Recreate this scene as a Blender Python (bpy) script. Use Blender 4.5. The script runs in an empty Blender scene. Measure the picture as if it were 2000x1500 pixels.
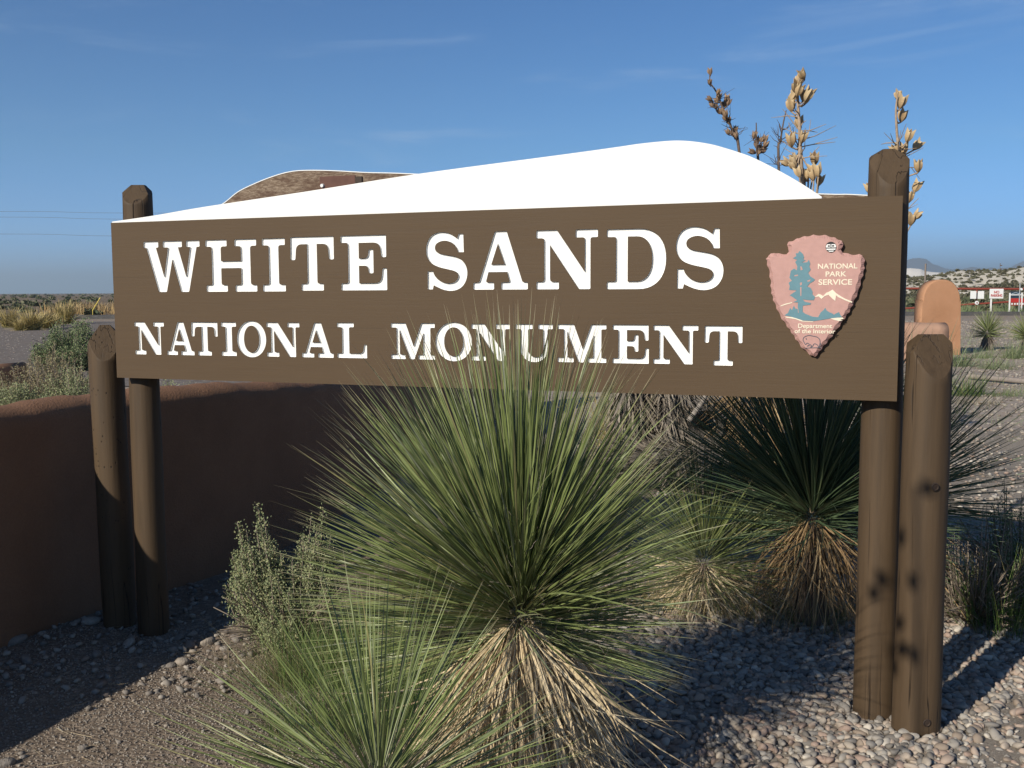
import bpy, bmesh, math, random
import numpy as np
from mathutils import Vector, Matrix

random.seed(7)
rng = np.random.default_rng(7)
sc = bpy.context.scene
col = sc.collection
R = math.radians

# ------------------------------------------------------------------ camera
PITCH, ROLL, FPX, CAMH = .0908, -.0048, 1991.45, 1.66
cp, sp, cr, sr = math.cos(PITCH), math.sin(PITCH), math.cos(ROLL), math.sin(ROLL)
CF = Vector((0, cp, -sp))
_U = Vector((0, sp, cp))
CR = Vector((cr, 0, 0)) + sr * _U
CU = Vector((-sr, 0, 0)) + cr * _U
CO = Vector((0, 0, CAMH))
cd = bpy.data.cameras.new('camera')
cd.sensor_width = 36
cd.lens = FPX / 2000 * 36
cd.clip_start = .05
cd.clip_end = 60000
cam = bpy.data.objects.new('camera', cd)
col.objects.link(cam)
mw = Matrix.Identity(4)
for i in range(3):
    mw[i][0], mw[i][1], mw[i][2], mw[i][3] = CR[i], CU[i], -CF[i], CO[i]
cam.matrix_world = mw
sc.camera = cam

# ------------------------------------------------------------------ sky, sun, exposure
SUN_EL = R(27.0)
SUN_DIR = Vector((-.665, -.747, 0)).normalized()          # towards the sun, on the ground plane
world = bpy.data.worlds.new("World")
sc.world = world
world.use_nodes = True
wt = world.node_tree
wt.nodes.clear()
wo = wt.nodes.new('ShaderNodeOutputWorld')
bg = wt.nodes.new('ShaderNodeBackground')
sky = wt.nodes.new('ShaderNodeTexSky')
sky.sky_type = 'NISHITA'
sky.sun_disc = False
sky.sun_elevation = SUN_EL
sky.sun_rotation = math.atan2(SUN_DIR.x, SUN_DIR.y)
sky.altitude = 1200
sky.air_density = .5
sky.dust_density = 0
sky.ozone_density = 8
tc = wt.nodes.new('ShaderNodeTexCoord')
mp = wt.nodes.new('ShaderNodeMapping')
mp.inputs['Scale'].default_value = (1.6, 1.6, 11)
mp.inputs['Rotation'].default_value = (R(3), R(-4), R(20))
n1 = wt.nodes.new('ShaderNodeTexNoise')
n1.inputs['Scale'].default_value = 2.3
n1.inputs['Detail'].default_value = 7
n1.inputs['Roughness'].default_value = .62
n1.inputs['Distortion'].default_value = .5
rp = wt.nodes.new('ShaderNodeMapRange')
rp.inputs['From Min'].default_value = .52
rp.inputs['From Max'].default_value = .9
rp.inputs['To Min'].default_value = 0
rp.inputs['To Max'].default_value = .42
rp.interpolation_type = 'SMOOTHSTEP'
mx = wt.nodes.new('ShaderNodeMix')
mx.data_type = 'RGBA'
mx.inputs[7].default_value = (3.2, 4.0, 5.2, 1)
L = wt.links.new
L(tc.outputs['Generated'], mp.inputs['Vector'])
L(mp.outputs[0], n1.inputs['Vector'])
L(n1.outputs[0], rp.inputs[0])
L(rp.outputs[0], mx.inputs[0])
# the same tint all round: a little greyer low down, dimmed and less blue overhead to weaken blue fill in shade
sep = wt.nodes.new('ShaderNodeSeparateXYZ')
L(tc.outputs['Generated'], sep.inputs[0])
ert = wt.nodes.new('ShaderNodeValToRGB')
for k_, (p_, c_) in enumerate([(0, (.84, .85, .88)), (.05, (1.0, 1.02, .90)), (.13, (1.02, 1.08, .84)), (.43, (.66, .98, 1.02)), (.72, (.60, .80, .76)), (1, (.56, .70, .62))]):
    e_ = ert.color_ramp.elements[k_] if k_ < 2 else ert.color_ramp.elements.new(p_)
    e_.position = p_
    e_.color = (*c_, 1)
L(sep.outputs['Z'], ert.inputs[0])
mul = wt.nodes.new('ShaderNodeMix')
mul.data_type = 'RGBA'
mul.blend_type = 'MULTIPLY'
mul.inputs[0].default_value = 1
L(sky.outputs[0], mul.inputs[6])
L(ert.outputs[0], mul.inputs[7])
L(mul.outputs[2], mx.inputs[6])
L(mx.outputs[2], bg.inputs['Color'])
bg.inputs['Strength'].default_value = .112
L(bg.outputs[0], wo.inputs[0])

sd = bpy.data.lights.new('sun', 'SUN')
sd.energy = 3.9
sd.angle = R(.53)
sd.color = (1, .93, .80)
sun = bpy.data.objects.new('sun', sd)
col.objects.link(sun)
_sd = Vector((SUN_DIR.x * math.cos(SUN_EL), SUN_DIR.y * math.cos(SUN_EL), math.sin(SUN_EL)))
sun.rotation_euler = _sd.to_track_quat('Z', 'Y').to_euler()
sc.view_settings.view_transform = 'Standard'
sc.view_settings.look = 'None'
sc.view_settings.exposure = 0.5
sc.view_settings.gamma = 1
sc.view_settings.use_curve_mapping = False
sc.cycles.max_bounces = 6
sc.cycles.transparent_max_bounces = 6


# ------------------------------------------------------------------ small helpers
def ray(px, py):
    return CF + CR * ((px - 1000) / FPX) - CU * ((py - 750) / FPX)


def at(px, py, Y):                                         # point on that sight line at depth Y
    d = ray(px, py)
    return CO + d * (Y / d.y)


def gnd(px, py, z=0.):
    d = ray(px, py)
    return CO + d * ((z - CAMH) / d.z)


def smooth01(x):
    x = np.clip(x, 0, 1)
    return x * x * (3 - 2 * x)


def gz(x, y):                                              # height of the ground
    x = np.asarray(x, float)
    y = np.asarray(y, float)
    fade = np.exp(-((x / 30) ** 2 + ((y - 8) / 40) ** 2))
    b = .012 * np.sin(2.1 * x + 1.3 * y + .4) + .010 * np.sin(-1.7 * x + 2.9 * y + 1.9) + .006 * np.sin(4.3 * x + 3.7 * y) \
        + .004 * np.sin(9.1 * x - 7.3 * y + 1)
    drop = -.055 * smooth01((-x - .9) / .9) * np.exp(-((y - 4.6) / 2.5) ** 2)
    return (b - .012) * fade + drop


def parent_to(o, p):
    o.parent = p
    o.matrix_parent_inverse = Matrix.Translation(-Vector(p.location)) if p.type == 'EMPTY' else Matrix.Identity(4)


def tag(o, label=None, cat=None, group=None, kind=None):
    for k, v in (('label', label), ('category', cat), ('group', group), ('kind', kind)):
        if v:
            o[k] = v
    return o


def thing(name, loc, label, cat, group=None):
    o = bpy.data.objects.new(name, None)
    col.objects.link(o)
    o.location = loc
    o.empty_display_size = .1
    return tag(o, label, cat, group)


def link(name, me, parent=None, mat=None, M=None):
    o = bpy.data.objects.new(name, me)
    col.objects.link(o)
    if parent:
        parent_to(o, parent)
    if M is not None:
        o.matrix_basis = M
    if mat:
        me.materials.clear()
        for m in (mat if isinstance(mat, (list, tuple)) else [mat]):
            me.materials.append(m)
    return o


def np_mesh(name, V, F, smooth=False, t=None):
    """V (n,3), F (m,k) all faces with k corners"""
    me = bpy.data.meshes.new(name)
    V = np.asarray(V, np.float32)
    F = np.asarray(F, np.int32)
    m, k = F.shape
    me.vertices.add(len(V))
    me.vertices.foreach_set('co', V.ravel())
    me.loops.add(m * k)
    me.loops.foreach_set('vertex_index', F.ravel())
    me.polygons.add(m)
    me.polygons.foreach_set('loop_start', np.arange(0, m * k, k, dtype=np.int32))
    me.polygons.foreach_set('loop_total', np.full(m, k, np.int32))
    me.polygons.foreach_set('use_smooth', np.full(m, smooth, bool))
    me.update(calc_edges=True)
    if t is not None:
        a = me.attributes.new('t', 'FLOAT', 'POINT')
        a.data.foreach_set('value', np.asarray(t, np.float32))
    return me


def batch(V, F, mats, t=None):
    """copies of a prototype (V,F) under 3x4 matrices -> V,F,t"""
    mats = np.asarray(mats, float)
    n = len(mats)
    W = np.einsum('nij,vj->nvi', mats[:, :, :3], V) + mats[:, None, :, 3]
    G = (F[None] + (np.arange(n) * len(V))[:, None, None]).reshape(-1, F.shape[1])
    return W.reshape(-1, 3), G, (None if t is None else np.tile(t, n))


def merge(parts):
    Vs, Fs, ts, off = [], [], [], 0
    for V, F, t in parts:
        Vs.append(V)
        Fs.append(F + off)
        ts.append(t if t is not None else np.zeros(len(V)))
        off += len(V)
    return np.concatenate(Vs), np.concatenate(Fs), np.concatenate(ts)


def catmull(P, n, closed=False):
    P = [np.array(p, float) for p in P]
    out = []
    m = len(P)
    for i in range(m if closed else m - 1):
        p1, p2 = P[i], P[(i + 1) % m]
        p0 = P[i - 1] if (closed or i > 0) else 2 * p1 - p2
        p3 = P[(i + 2) % m] if (closed or i + 2 < m) else 2 * p2 - p1
        for j in range(n):
            t = j / n
            out.append(.5 * (2 * p1 + (p2 - p0) * t + (2 * p0 - 5 * p1 + 4 * p2 - p3) * t * t + (3 * p1 - p0 - 3 * p2 + p3) * t ** 3))
    if not closed:
        out.append(P[-1])
    return np.array(out)


def box_bm(bm, lo, hi):
    vs = [bm.verts.new((x, y, z)) for x in (lo[0], hi[0]) for y in (lo[1], hi[1]) for z in (lo[2], hi[2])]
    for f in ((0, 1, 3, 2), (4, 6, 7, 5), (0, 4, 5, 1), (2, 3, 7, 6), (0, 2, 6, 4), (1, 5, 7, 3)):
        bm.faces.new([vs[i] for i in f])


def box(name, lo, hi, mat, parent=None, M=None, bevel=0):
    bm = bmesh.new()
    box_bm(bm, lo, hi)
    if bevel:
        bmesh.ops.bevel(bm, geom=bm.edges[:], offset=bevel, segments=2, affect='EDGES')
    bmesh.ops.recalc_face_normals(bm, faces=bm.faces[:])
    me = bpy.data.meshes.new(name)
    bm.to_mesh(me)
    bm.free()
    return link(name, me, parent, mat, M)


def tube(path, radii, sides=8):
    """V, F (quads) of a tube along a path, ends closed by a collapsed ring"""
    P = np.array(path, float)
    rad = np.broadcast_to(np.asarray(radii, float), (len(P),))
    V, F = [], []
    up = np.array([.31, .17, .93])
    for i in range(len(P)):
        d = P[min(i + 1, len(P) - 1)] - P[max(i - 1, 0)]
        d = d / (np.linalg.norm(d) + 1e-12)
        a = np.cross(d, up)
        if np.linalg.norm(a) < 1e-3:
            a = np.cross(d, [1, 0, 0])
        a /= np.linalg.norm(a)
        b = np.cross(d, a)
        for k in range(sides):
            th = 2 * math.pi * k / sides
            V.append(P[i] + rad[i] * (math.cos(th) * a + math.sin(th) * b))
    for i in range(len(P) - 1):
        for k in range(sides):
            k2 = (k + 1) % sides
            F.append((i * sides + k, i * sides + k2, (i + 1) * sides + k2, (i + 1) * sides + k))
    n = len(V)
    V.append(P[0])
    V.append(P[-1])
    for k in range(sides):
        k2 = (k + 1) % sides
        F.append((n, k2, k, k) if False else (n, n, k2, k))
    # degenerate quads avoided: use triangles duplicated as quads is invalid, so drop caps of thin tubes
    F = F[:(len(P) - 1) * sides]
    return np.array(V[:n]), np.array(F)


def tubes_mesh(name, paths, sides=6):
    parts = []
    for path, rad in paths:
        V, F = tube(path, rad, sides)
        parts.append((V, F, np.repeat(np.linspace(0, 1, len(path)), sides)))
    V, F, t = merge(parts)
    return np_mesh(name, V, F, True, t)


# ------------------------------------------------------------------ materials
class NT:
    def __init__(s, name):
        s.m = bpy.data.materials.new(name)
        s.m.use_nodes = True
        s.t = s.m.node_tree
        s.b = s.t.nodes['Principled BSDF']

    def n(s, typ, **kw):
        nd = s.t.nodes.new(typ)
        for k, v in kw.items():
            if k.startswith('_'):
                setattr(nd, k[1:], v)
            else:
                key = int(k[1:]) if k[0] == 'i' and k[1:].isdigit() else k
                sock = nd.inputs[key]
                if hasattr(v, 'is_output'):
                    s.t.links.new(v, sock)
                else:
                    sock.default_value = v
        return nd

    def link(s, a, b):
        s.t.links.new(a, b)

    def coord(s, kind='Object', scale=(1, 1, 1)):
        c = s.n('ShaderNodeTexCoord').outputs[kind]
        return s.n('ShaderNodeMapping', Vector=c, Scale=scale).outputs[0]

    def noise(s, vec, scale, detail=4, rough=.55, dist=0):
        return s.n('ShaderNodeTexNoise', Vector=vec, Scale=scale, Detail=detail, Roughness=rough, Distortion=dist).outputs[0]

    def ramp(s, fac, stops, interp='LINEAR'):
        nd = s.n('ShaderNodeValToRGB', Fac=fac)
        cr_ = nd.color_ramp
        cr_.interpolation = interp
        while len(cr_.elements) > 1:
            cr_.elements.remove(cr_.elements[-1])
        for i, (p, c) in enumerate(stops):
            e = cr_.elements[0] if i == 0 else cr_.elements.new(p)
            e.position = p
            e.color = (*c, 1) if len(c) == 3 else c
        return nd.outputs[0]

    def mix(s, fac, a, b, mode='MIX'):
        nd = s.n('ShaderNodeMix', _data_type='RGBA', _blend_type=mode)
        for sock, v in ((nd.inputs[0], fac), (nd.inputs[6], a), (nd.inputs[7], b)):
            if hasattr(v, 'is_output'):
                s.t.links.new(v, sock)
            elif isinstance(v, (int, float)):
                sock.default_value = v
            else:
                sock.default_value = (*v, 1)
        return nd.outputs[2]

    def math(s, op, a, b=0., clamp=False):
        nd = s.n('ShaderNodeMath', _operation=op, _use_clamp=clamp)
        for sock, v in ((nd.inputs[0], a), (nd.inputs[1], b)):
            if hasattr(v, 'is_output'):
                s.t.links.new(v, sock)
            else:
                sock.default_value = v
        return nd.outputs[0]

    def rnd(s):
        a = s.n('ShaderNodeObjectInfo').outputs['Random']
        b = s.n('ShaderNodeNewGeometry').outputs['Random Per Island']
        return s.math('FRACT', s.math('ADD', a, b))

    def mr(s, v, a, b, c=0., d=1.):
        return s.n('ShaderNodeMapRange', Value=v, i1=a, i2=b, i3=c, i4=d).outputs[0]

    def bump(s, h, strength=.3, dist=.01):
        nd = s.n('ShaderNodeBump', Height=h, Strength=strength, Distance=dist)
        s.link(nd.outputs[0], s.b.inputs['Normal'])

    def out(s, color, rough=.7, spec=.3):
        if hasattr(color, 'is_output'):
            s.link(color, s.b.inputs['Base Color'])
        else:
            s.b.inputs['Base Color'].default_value = (*color, 1)
        if hasattr(rough, 'is_output'):
            s.link(rough, s.b.inputs['Roughness'])
        else:
            s.b.inputs['Roughness'].default_value = rough
        s.b.inputs['Specular IOR Level'].default_value = spec
        return s.m


def plain(name, c, rough=.7, spec=.3, var=.12, scale=30):
    t = NT(name)
    n = t.noise(t.coord(), scale, 4)
    c2 = t.ramp(n, [(.3, tuple(x * (1 - var) for x in c)), (.7, tuple(min(1, x * (1 + var)) for x in c))])
    return t.out(c2, rough, spec)


def board_mat():
    t = NT('brown_board_paint')
    g = t.noise(t.coord('Object', (2.2, 60, 8)), 1, 6, .65, .3)
    fine = t.noise(t.coord('Object', (14, 420, 30)), 1, 3, .6)
    blot = t.noise(t.coord('Object', (1.2, 2.4, 1)), 1, 5, .6)
    c = t.ramp(g, [(.25, (.080, .051, .0275)), (.55, (.087, .056, .0305)), (.8, (.094, .061, .0335))])
    c = t.mix(t.mr(blot, .35, .75, 0, .35), c, (.105, .070, .040))
    c = t.mix(t.mr(fine, .22, .36, .28, 0), c, (.075, .050, .032))
    # glued plank joints showing as faint hairlines
    sx = t.n('ShaderNodeSeparateXYZ', Vector=t.coord('Object'))
    wob = t.noise(t.coord('Object', (5, 1, 1)), 1, 3)
    y = t.math('ADD', sx.outputs[1], t.math('MULTIPLY', wob, .006))
    line = None
    for yy in (-.262, -.497):
        l = t.mr(t.math('ABSOLUTE', t.math('SUBTRACT', y, yy + .003)), 0, .0013, 1, 0)
        line = l if line is None else t.math('MAXIMUM', line, l)
    br = t.mr(t.noise(t.coord('Object', (3, 1, 1)), 1.6, 3), .47, .6, 0, .7)
    line = t.math('MULTIPLY', line, br)
    c = t.mix(line, c, (.035, .024, .018))
    t.bump(t.math('ADD', t.math('MULTIPLY', g, .6), t.math('MULTIPLY', fine, .35)), .28, .004)
    return t.out(c, t.mr(g, .2, .8, .55, .7), .22)


def post_mat(name, base, holes=False):
    t = NT(name)
    g = t.noise(t.coord('Object', (26, 26, 1.6)), 1, 6, .65, .4)
    fine = t.noise(t.coord('Object', (150, 150, 5)), 1, 3, .6)
    c = t.ramp(g, [(.28, tuple(x * .74 for x in base)), (.5, base), (.75, tuple(x * 1.2 for x in base))])
    cr1 = t.noise(t.coord('Object', (16, 16, .55)), 1, 3, .5, .2)
    crack = t.mr(t.math('ABSOLUTE', t.math('SUBTRACT', cr1, .5)), 0, .013, 1, 0)
    msk = t.mr(t.noise(t.coord('Object', (6, 6, 1.1)), 1, 2), .44, .52, 0, 1)
    crack = t.math('MULTIPLY', crack, msk)
    h = t.math('ADD', t.math('MULTIPLY', g, .5), t.math('MULTIPLY', fine, .3))
    if holes:
        v = t.n('ShaderNodeTexVoronoi', Vector=t.coord('Object', (42, 42, 26)), Scale=1., Randomness=1.)
        hole = t.math('MULTIPLY', t.mr(v.outputs['Distance'], .10, .17, 1, 0), t.mr(t.noise(t.coord('Object', (9, 9, 5)), 1, 2), .45, .55, 0, 1))
        crack = t.math('MAXIMUM', crack, hole)
    c = t.mix(t.math('MULTIPLY', crack, .9), c, (.014, .009, .006))
    t.bump(t.math('SUBTRACT', h, t.math('MULTIPLY', crack, 1.6)), .5, .006)
    return t.out(c, t.mr(g, .2, .8, .55, .8), .3)


def white_mat(name='white_sign_paint', c=(.80, .79, .76)):
    t = NT(name)
    n = t.noise(t.coord('Object'), 60, 5)
    b = t.noise(t.coord('Object'), 3.5, 5, .65)
    cc = t.mix(t.mr(b, .52, .75, 0, .25), c, (.68, .65, .58))
    t.bump(n, .25, .004)
    return t.out(cc, .55, .35)


def weathered_mat():
    t = NT('weathered_plywood')
    g = t.noise(t.coord('Object', (34, 170, 40)), 1, 6, .75, .8)
    b = t.noise(t.coord('Object', (9, 22, 9)), 1, 6, .7)
    c = t.ramp(g, [(.34, (.075, .048, .034)), (.46, (.17, .12, .085)), (.58, (.28, .215, .155)), (.75, (.36, .29, .215))])
    c = t.mix(t.mr(b, .46, .60, 0, .75), c, (.095, .055, .038))
    t.bump(g, .6, .004)
    return t.out(c, .85, .15)


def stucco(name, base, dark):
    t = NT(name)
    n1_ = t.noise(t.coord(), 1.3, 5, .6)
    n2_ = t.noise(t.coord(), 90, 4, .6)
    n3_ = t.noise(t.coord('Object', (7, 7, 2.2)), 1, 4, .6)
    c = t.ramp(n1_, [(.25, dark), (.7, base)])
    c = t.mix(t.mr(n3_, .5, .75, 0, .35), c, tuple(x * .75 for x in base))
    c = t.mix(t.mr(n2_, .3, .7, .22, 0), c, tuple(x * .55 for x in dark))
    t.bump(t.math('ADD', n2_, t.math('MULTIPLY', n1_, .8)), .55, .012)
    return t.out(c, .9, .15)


def leaf_mat(name, stops, tip, tip0=.86, rough=.42, spec=.4, root=None):
    t = NT(name)
    r = t.rnd()
    c = t.ramp(r, stops)
    a = t.n('ShaderNodeAttribute', _attribute_name='t')
    c = t.mix(t.mr(a.outputs['Fac'], tip0, 1.0, 0, .85), c, tip)
    if root:
        c = t.mix(t.mr(a.outputs['Fac'], .0, .16, .8, 0), c, root)
    return t.out(c, rough, spec)


def stone_mat(name, dull=1.):
    t = NT(name)
    r = t.rnd()
    c = t.ramp(r, [(0, (0.322, 0.294, 0.259)), (.12, (0.402, 0.348, 0.288)), (.24, (0.226, 0.211, 0.194)), (.36, (0.434, 0.361, 0.293)), (.46, (0.363, 0.264, 0.212)),
                   (.55, (0.555, 0.503, 0.431)), (.61, (0.285, 0.224, 0.174)), (.72, (0.362, 0.336, 0.301)), (.84, (0.426, 0.328, 0.262)), (.93, (0.173, 0.157, 0.140))], 'CONSTANT')
    n = t.noise(t.coord('Object'), 55, 4, .6)
    c = t.mix(t.mr(n, .35, .7, .35, 0), c, (.17, .145, .125))
    t.bump(n, .25, .004)
    return t.out(c, .75, .3)


def ground_mat():
    t = NT('desert_ground')
    pos = t.n('ShaderNodeNewGeometry').outputs['Position']
    big = t.noise(pos, .35, 5)
    mid = t.noise(pos, 4, 5, .65)
    grain = t.noise(pos, 90, 5, .7)
    v = t.n('ShaderNodeTexVoronoi', Vector=pos, Scale=55., Randomness=1.)
    vc = t.n('ShaderNodeTexVoronoi', Vector=pos, Scale=14., Randomness=1.)
    dirt = t.ramp(grain, [(.25, (.115, .088, .066)), (.5, (.20, .155, .118)), (.75, (.31, .25, .195))])
    speck = t.n('ShaderNodeSeparateColor', Color=v.outputs['Color'])
    dirt = t.mix(t.mr(speck.outputs[0], .72, .95, 0, .55), dirt, (.36, .30, .24))
    dirt = t.mix(t.mr(mid, .5, .75, 0, .4), dirt, (.15, .115, .085))
    # stony flats further out
    spk2 = t.n('ShaderNodeSeparateColor', Color=vc.outputs['Color'])
    grav = t.ramp(spk2.outputs[0], [(0, (.27, .225, .19)), (.3, (.38, .32, .27)), (.6, (.45, .385, .325)), (.85, (.36, .275, .225)), (1, (.50, .45, .39))])
    grav = t.mix(t.mr(vc.outputs['Distance'], .35, .7, 0, .4), grav, (.20, .165, .135))
    grav = t.mix(t.mr(big, .45, .7, 0, .5), grav, (.33, .275, .215))
    sx = t.n('ShaderNodeSeparateXYZ', Vector=pos)
    far = t.mr(sx.outputs[1], 7., 9., 0, 1)
    c = t.mix(far, dirt, grav)
    # plain
    pl = t.noise(pos, .05, 6, .65)
    plain_c = t.ramp(pl, [(.3, (.155, .12, .082)), (.5, (.20, .15, .102)), (.7, (.235, .18, .125))])
    c = t.mix(t.mr(sx.outputs[1], 45., 85., 0, 1), c, plain_c)
    hb = t.math('ADD', t.math('MULTIPLY', grain, .5), t.math('MULTIPLY', v.outputs['Distance'], -.7))
    t.bump(hb, t.mr(sx.outputs[1], 5., 14., .8, .25), .012)
    return t.out(c, .95, .1)


M_BOARD = board_mat()
M_POST = post_mat('brown_post_paint', (.076, .049, .027))
M_POSTH = post_mat('worm_holed_post_paint', (.082, .053, .029), True)
M_WHITE = white_mat()
M_WEATH = weathered_mat()
M_BRACE = plain('red_brown_brace', (.12, .06, .045), .8)
M_METAL = plain('bright_bolt', (.75, .75, .73), .35, .5)
M_DARKM = plain('rusty_bolt_and_notch', (.045, .03, .022), .7)
M_PINK = plain('pink_plaque_paint', (.47, .27, .235), .55, .3, .06, 40)
M_BLUE = plain('slate_blue_paint', (.12, .235, .275), .6, .3, .05)
M_CREAM = plain('cream_paint', (.76, .68, .53), .6, .3, .03)
M_GREY = plain('grey_line_paint', (.10, .10, .12), .6, .3, .03)
M_BLACK = plain('black_sticker', (.02, .02, .022), .5)
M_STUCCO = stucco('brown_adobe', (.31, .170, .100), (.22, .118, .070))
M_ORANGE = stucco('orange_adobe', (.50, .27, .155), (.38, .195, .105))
M_GROUND = ground_mat()
M_STONE = stone_mat('river_pebble')
M_YUCCA = leaf_mat('yucca_leaf', [(0, (.105, .135, .044)), (.3, (.165, .205, .066)), (.6, (.225, .265, .098)), (.82, (.16, .19, .075)), (.88, (.20, .215, .15)), (.95, (.22, .22, .10)), (1, (.30, .27, .12))],
                   (.36, .29, .19), .84, .40, .45, (.22, .24, .13))
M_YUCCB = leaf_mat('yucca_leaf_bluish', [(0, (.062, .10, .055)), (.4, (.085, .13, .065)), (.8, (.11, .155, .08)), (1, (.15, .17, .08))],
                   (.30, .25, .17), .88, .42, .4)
M_STRAW = leaf_mat('dead_yucca_leaf', [(0, (.50, .39, .23)), (.35, (.66, .54, .35)), (.7, (.56, .43, .26)), (1, (.72, .62, .44))], (.42, .31, .18), .8, .6, .25)
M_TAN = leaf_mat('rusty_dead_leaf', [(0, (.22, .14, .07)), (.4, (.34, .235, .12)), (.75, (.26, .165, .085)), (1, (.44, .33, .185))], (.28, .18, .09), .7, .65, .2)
M_GREYD = leaf_mat('grey_dead_leaf', [(0, (.11, .092, .075)), (.4, (.23, .20, .165)), (.7, (.17, .135, .10)), (1, (.36, .315, .26))], (.30, .26, .21), .7, .75, .15)
M_SAGE = leaf_mat('saltbush_leaf', [(0, (.17, .21, .105)), (.35, (.24, .275, .145)), (.7, (.29, .31, .165)), (1, (.33, .31, .16))], (.3, .3, .2), .95, .7, .15)
M_SAGE2 = leaf_mat('sage_leaf', [(0, (.10, .145, .07)), (.4, (.165, .21, .10)), (.8, (.21, .25, .125)), (1, (.25, .27, .14))], (.3, .3, .2), .95, .7, .15)
M_DRYB = leaf_mat('dry_bush_leaf', [(0, (.20, .16, .10)), (.4, (.27, .22, .13)), (.8, (.25, .23, .13)), (1, (.33, .28, .17))], (.3, .25, .16), .95, .75, .15)
M_TWIG = leaf_mat('grey_twig', [(0, (.17, .13, .10)), (.5, (.26, .21, .165)), (1, (.35, .29, .23))], (.3, .25, .2), .95, .8, .15)
M_GRASS = leaf_mat('green_grass', [(0, (.06, .115, .028)), (.5, (.095, .16, .04)), (.85, (.14, .185, .055)), (1, (.32, .27, .13))], (.28, .24, .11), .75, .6, .2)
M_GOLD = leaf_mat('golden_grass', [(0, (.24, .22, .07)), (.5, (.37, .30, .11)), (1, (.46, .37, .16))], (.55, .43, .21), .4, .7, .2, (.12, .15, .04))
M_DRYG = leaf_mat('dry_orange_grass', [(0, (.36, .23, .10)), (.5, (.43, .29, .13)), (1, (.36, .28, .14))], (.45, .33, .18), .5, .7, .2)
M_POD = leaf_mat('dried_pod', [(0, (.30, .195, .10)), (.4, (.45, .32, .175)), (.7, (.38, .255, .135)), (1, (.50, .385, .23))], (.58, .46, .28), .55, .75, .2, (.16, .10, .055))  # dark root tone also paints shade into the pod's open crevices
M_PODD = leaf_mat('dark_dried_pod', [(0, (.17, .105, .065)), (.5, (.26, .17, .105)), (1, (.20, .13, .09))], (.36, .25, .16), .5, .75, .2)
M_STALK = plain('dry_stalk', (.36, .27, .19), .75, .2, .25, 60)
M_STALKD = plain('dark_dry_stalk', (.13, .095, .075), .8, .2, .25, 60)

# ------------------------------------------------------------------ the ground
def axis(lo, hi, step, far):
    a = list(np.arange(lo, hi + 1e-6, step))
    s, x = step, hi
    while x < far:
        s *= 1.45
        x += s
        a.append(x)
    s, x, b = step, lo, []
    while x > -far:
        s *= 1.45
        x -= s
        b.append(x)
    return np.array(b[::-1] + a)


xs, ys = axis(-4, 5, .06, 16000), axis(1, 12, .06, 16000)
GX, GY = np.meshgrid(xs, ys)
GV = np.stack([GX, GY, gz(GX, GY)], -1).reshape(-1, 3)
nx, ny = len(xs), len(ys)
ii, jj = np.meshgrid(np.arange(nx - 1), np.arange(ny - 1))
q = (jj * nx + ii).ravel()
ground = link('ground', np_mesh('ground', GV, np.stack([q, q + 1, q + nx + 1, q + nx], 1), True), None, M_GROUND)
tag(ground, kind='structure')


# ------------------------------------------------------------------ the park sign
BL = 3.5734
BD = Vector((.93846, -.345385, 0))
BN = Vector((-.345385, -.93846, 0))
B0 = Vector((-1.9337, 4.9753, 1.9981))                       # top left front corner of the board
MB = Matrix.Identity(4)
for i in range(3):
    MB[i][0], MB[i][1], MB[i][2], MB[i][3] = BD[i], (0, 0, 1)[i], BN[i], B0[i]


def bpt(u, v, w=0.):                                       # board coordinates (v downwards, w towards the viewer) to world
    return B0 + BD * u + Vector((0, 0, -v)) + BN * w


def fillet(pts):
    out = []
    n = len(pts)
    for i, p in enumerate(pts):
        r = p[2] if len(p) > 2 else .022
        P = np.array(p[:2], float)
        A = np.array(pts[i - 1][:2], float)
        C = np.array(pts[(i + 1) % n][:2], float)
        la, lc = np.linalg.norm(A - P), np.linalg.norm(C - P)
        r_ = min(r, la * .48, lc * .48)
        if r_ < 1e-5:
            out.append(P)
            continue
        a = P + (A - P) / la * r_
        c = P + (C - P) / lc * r_
        k = 5 if r > .05 else 3
        for j in range(k + 1):
            t = j / k
            out.append((1 - t) ** 2 * a + 2 * t * (1 - t) * P + t * t * c)
    return np.array(out)


def ell(cx, cy, rx, ry, a0, a1, n, e=2.0):
    o = []
    for j in range(n + 1):
        a = R(a0 + (a1 - a0) * j / n)
        c, s = math.cos(a), math.sin(a)
        o.append((cx + rx * math.copysign(abs(c) ** (2 / e), c), cy + ry * math.copysign(abs(s) ** (2 / e), s), 0))
    return o


def smooth_corner(pts, corners, n=5):
    """closed outline; runs between corner points follow a Catmull-Rom curve"""
    m = len(pts)
    ks = sorted(corners)
    out = []
    for a, b in zip(ks, ks[1:] + [ks[0] + m]):
        run = [pts[i % m] for i in range(a, b + 1)]
        out += list(catmull(run, n))[:-1] if len(run) > 2 else [np.array(run[0], float)]
    return np.array(out)


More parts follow.
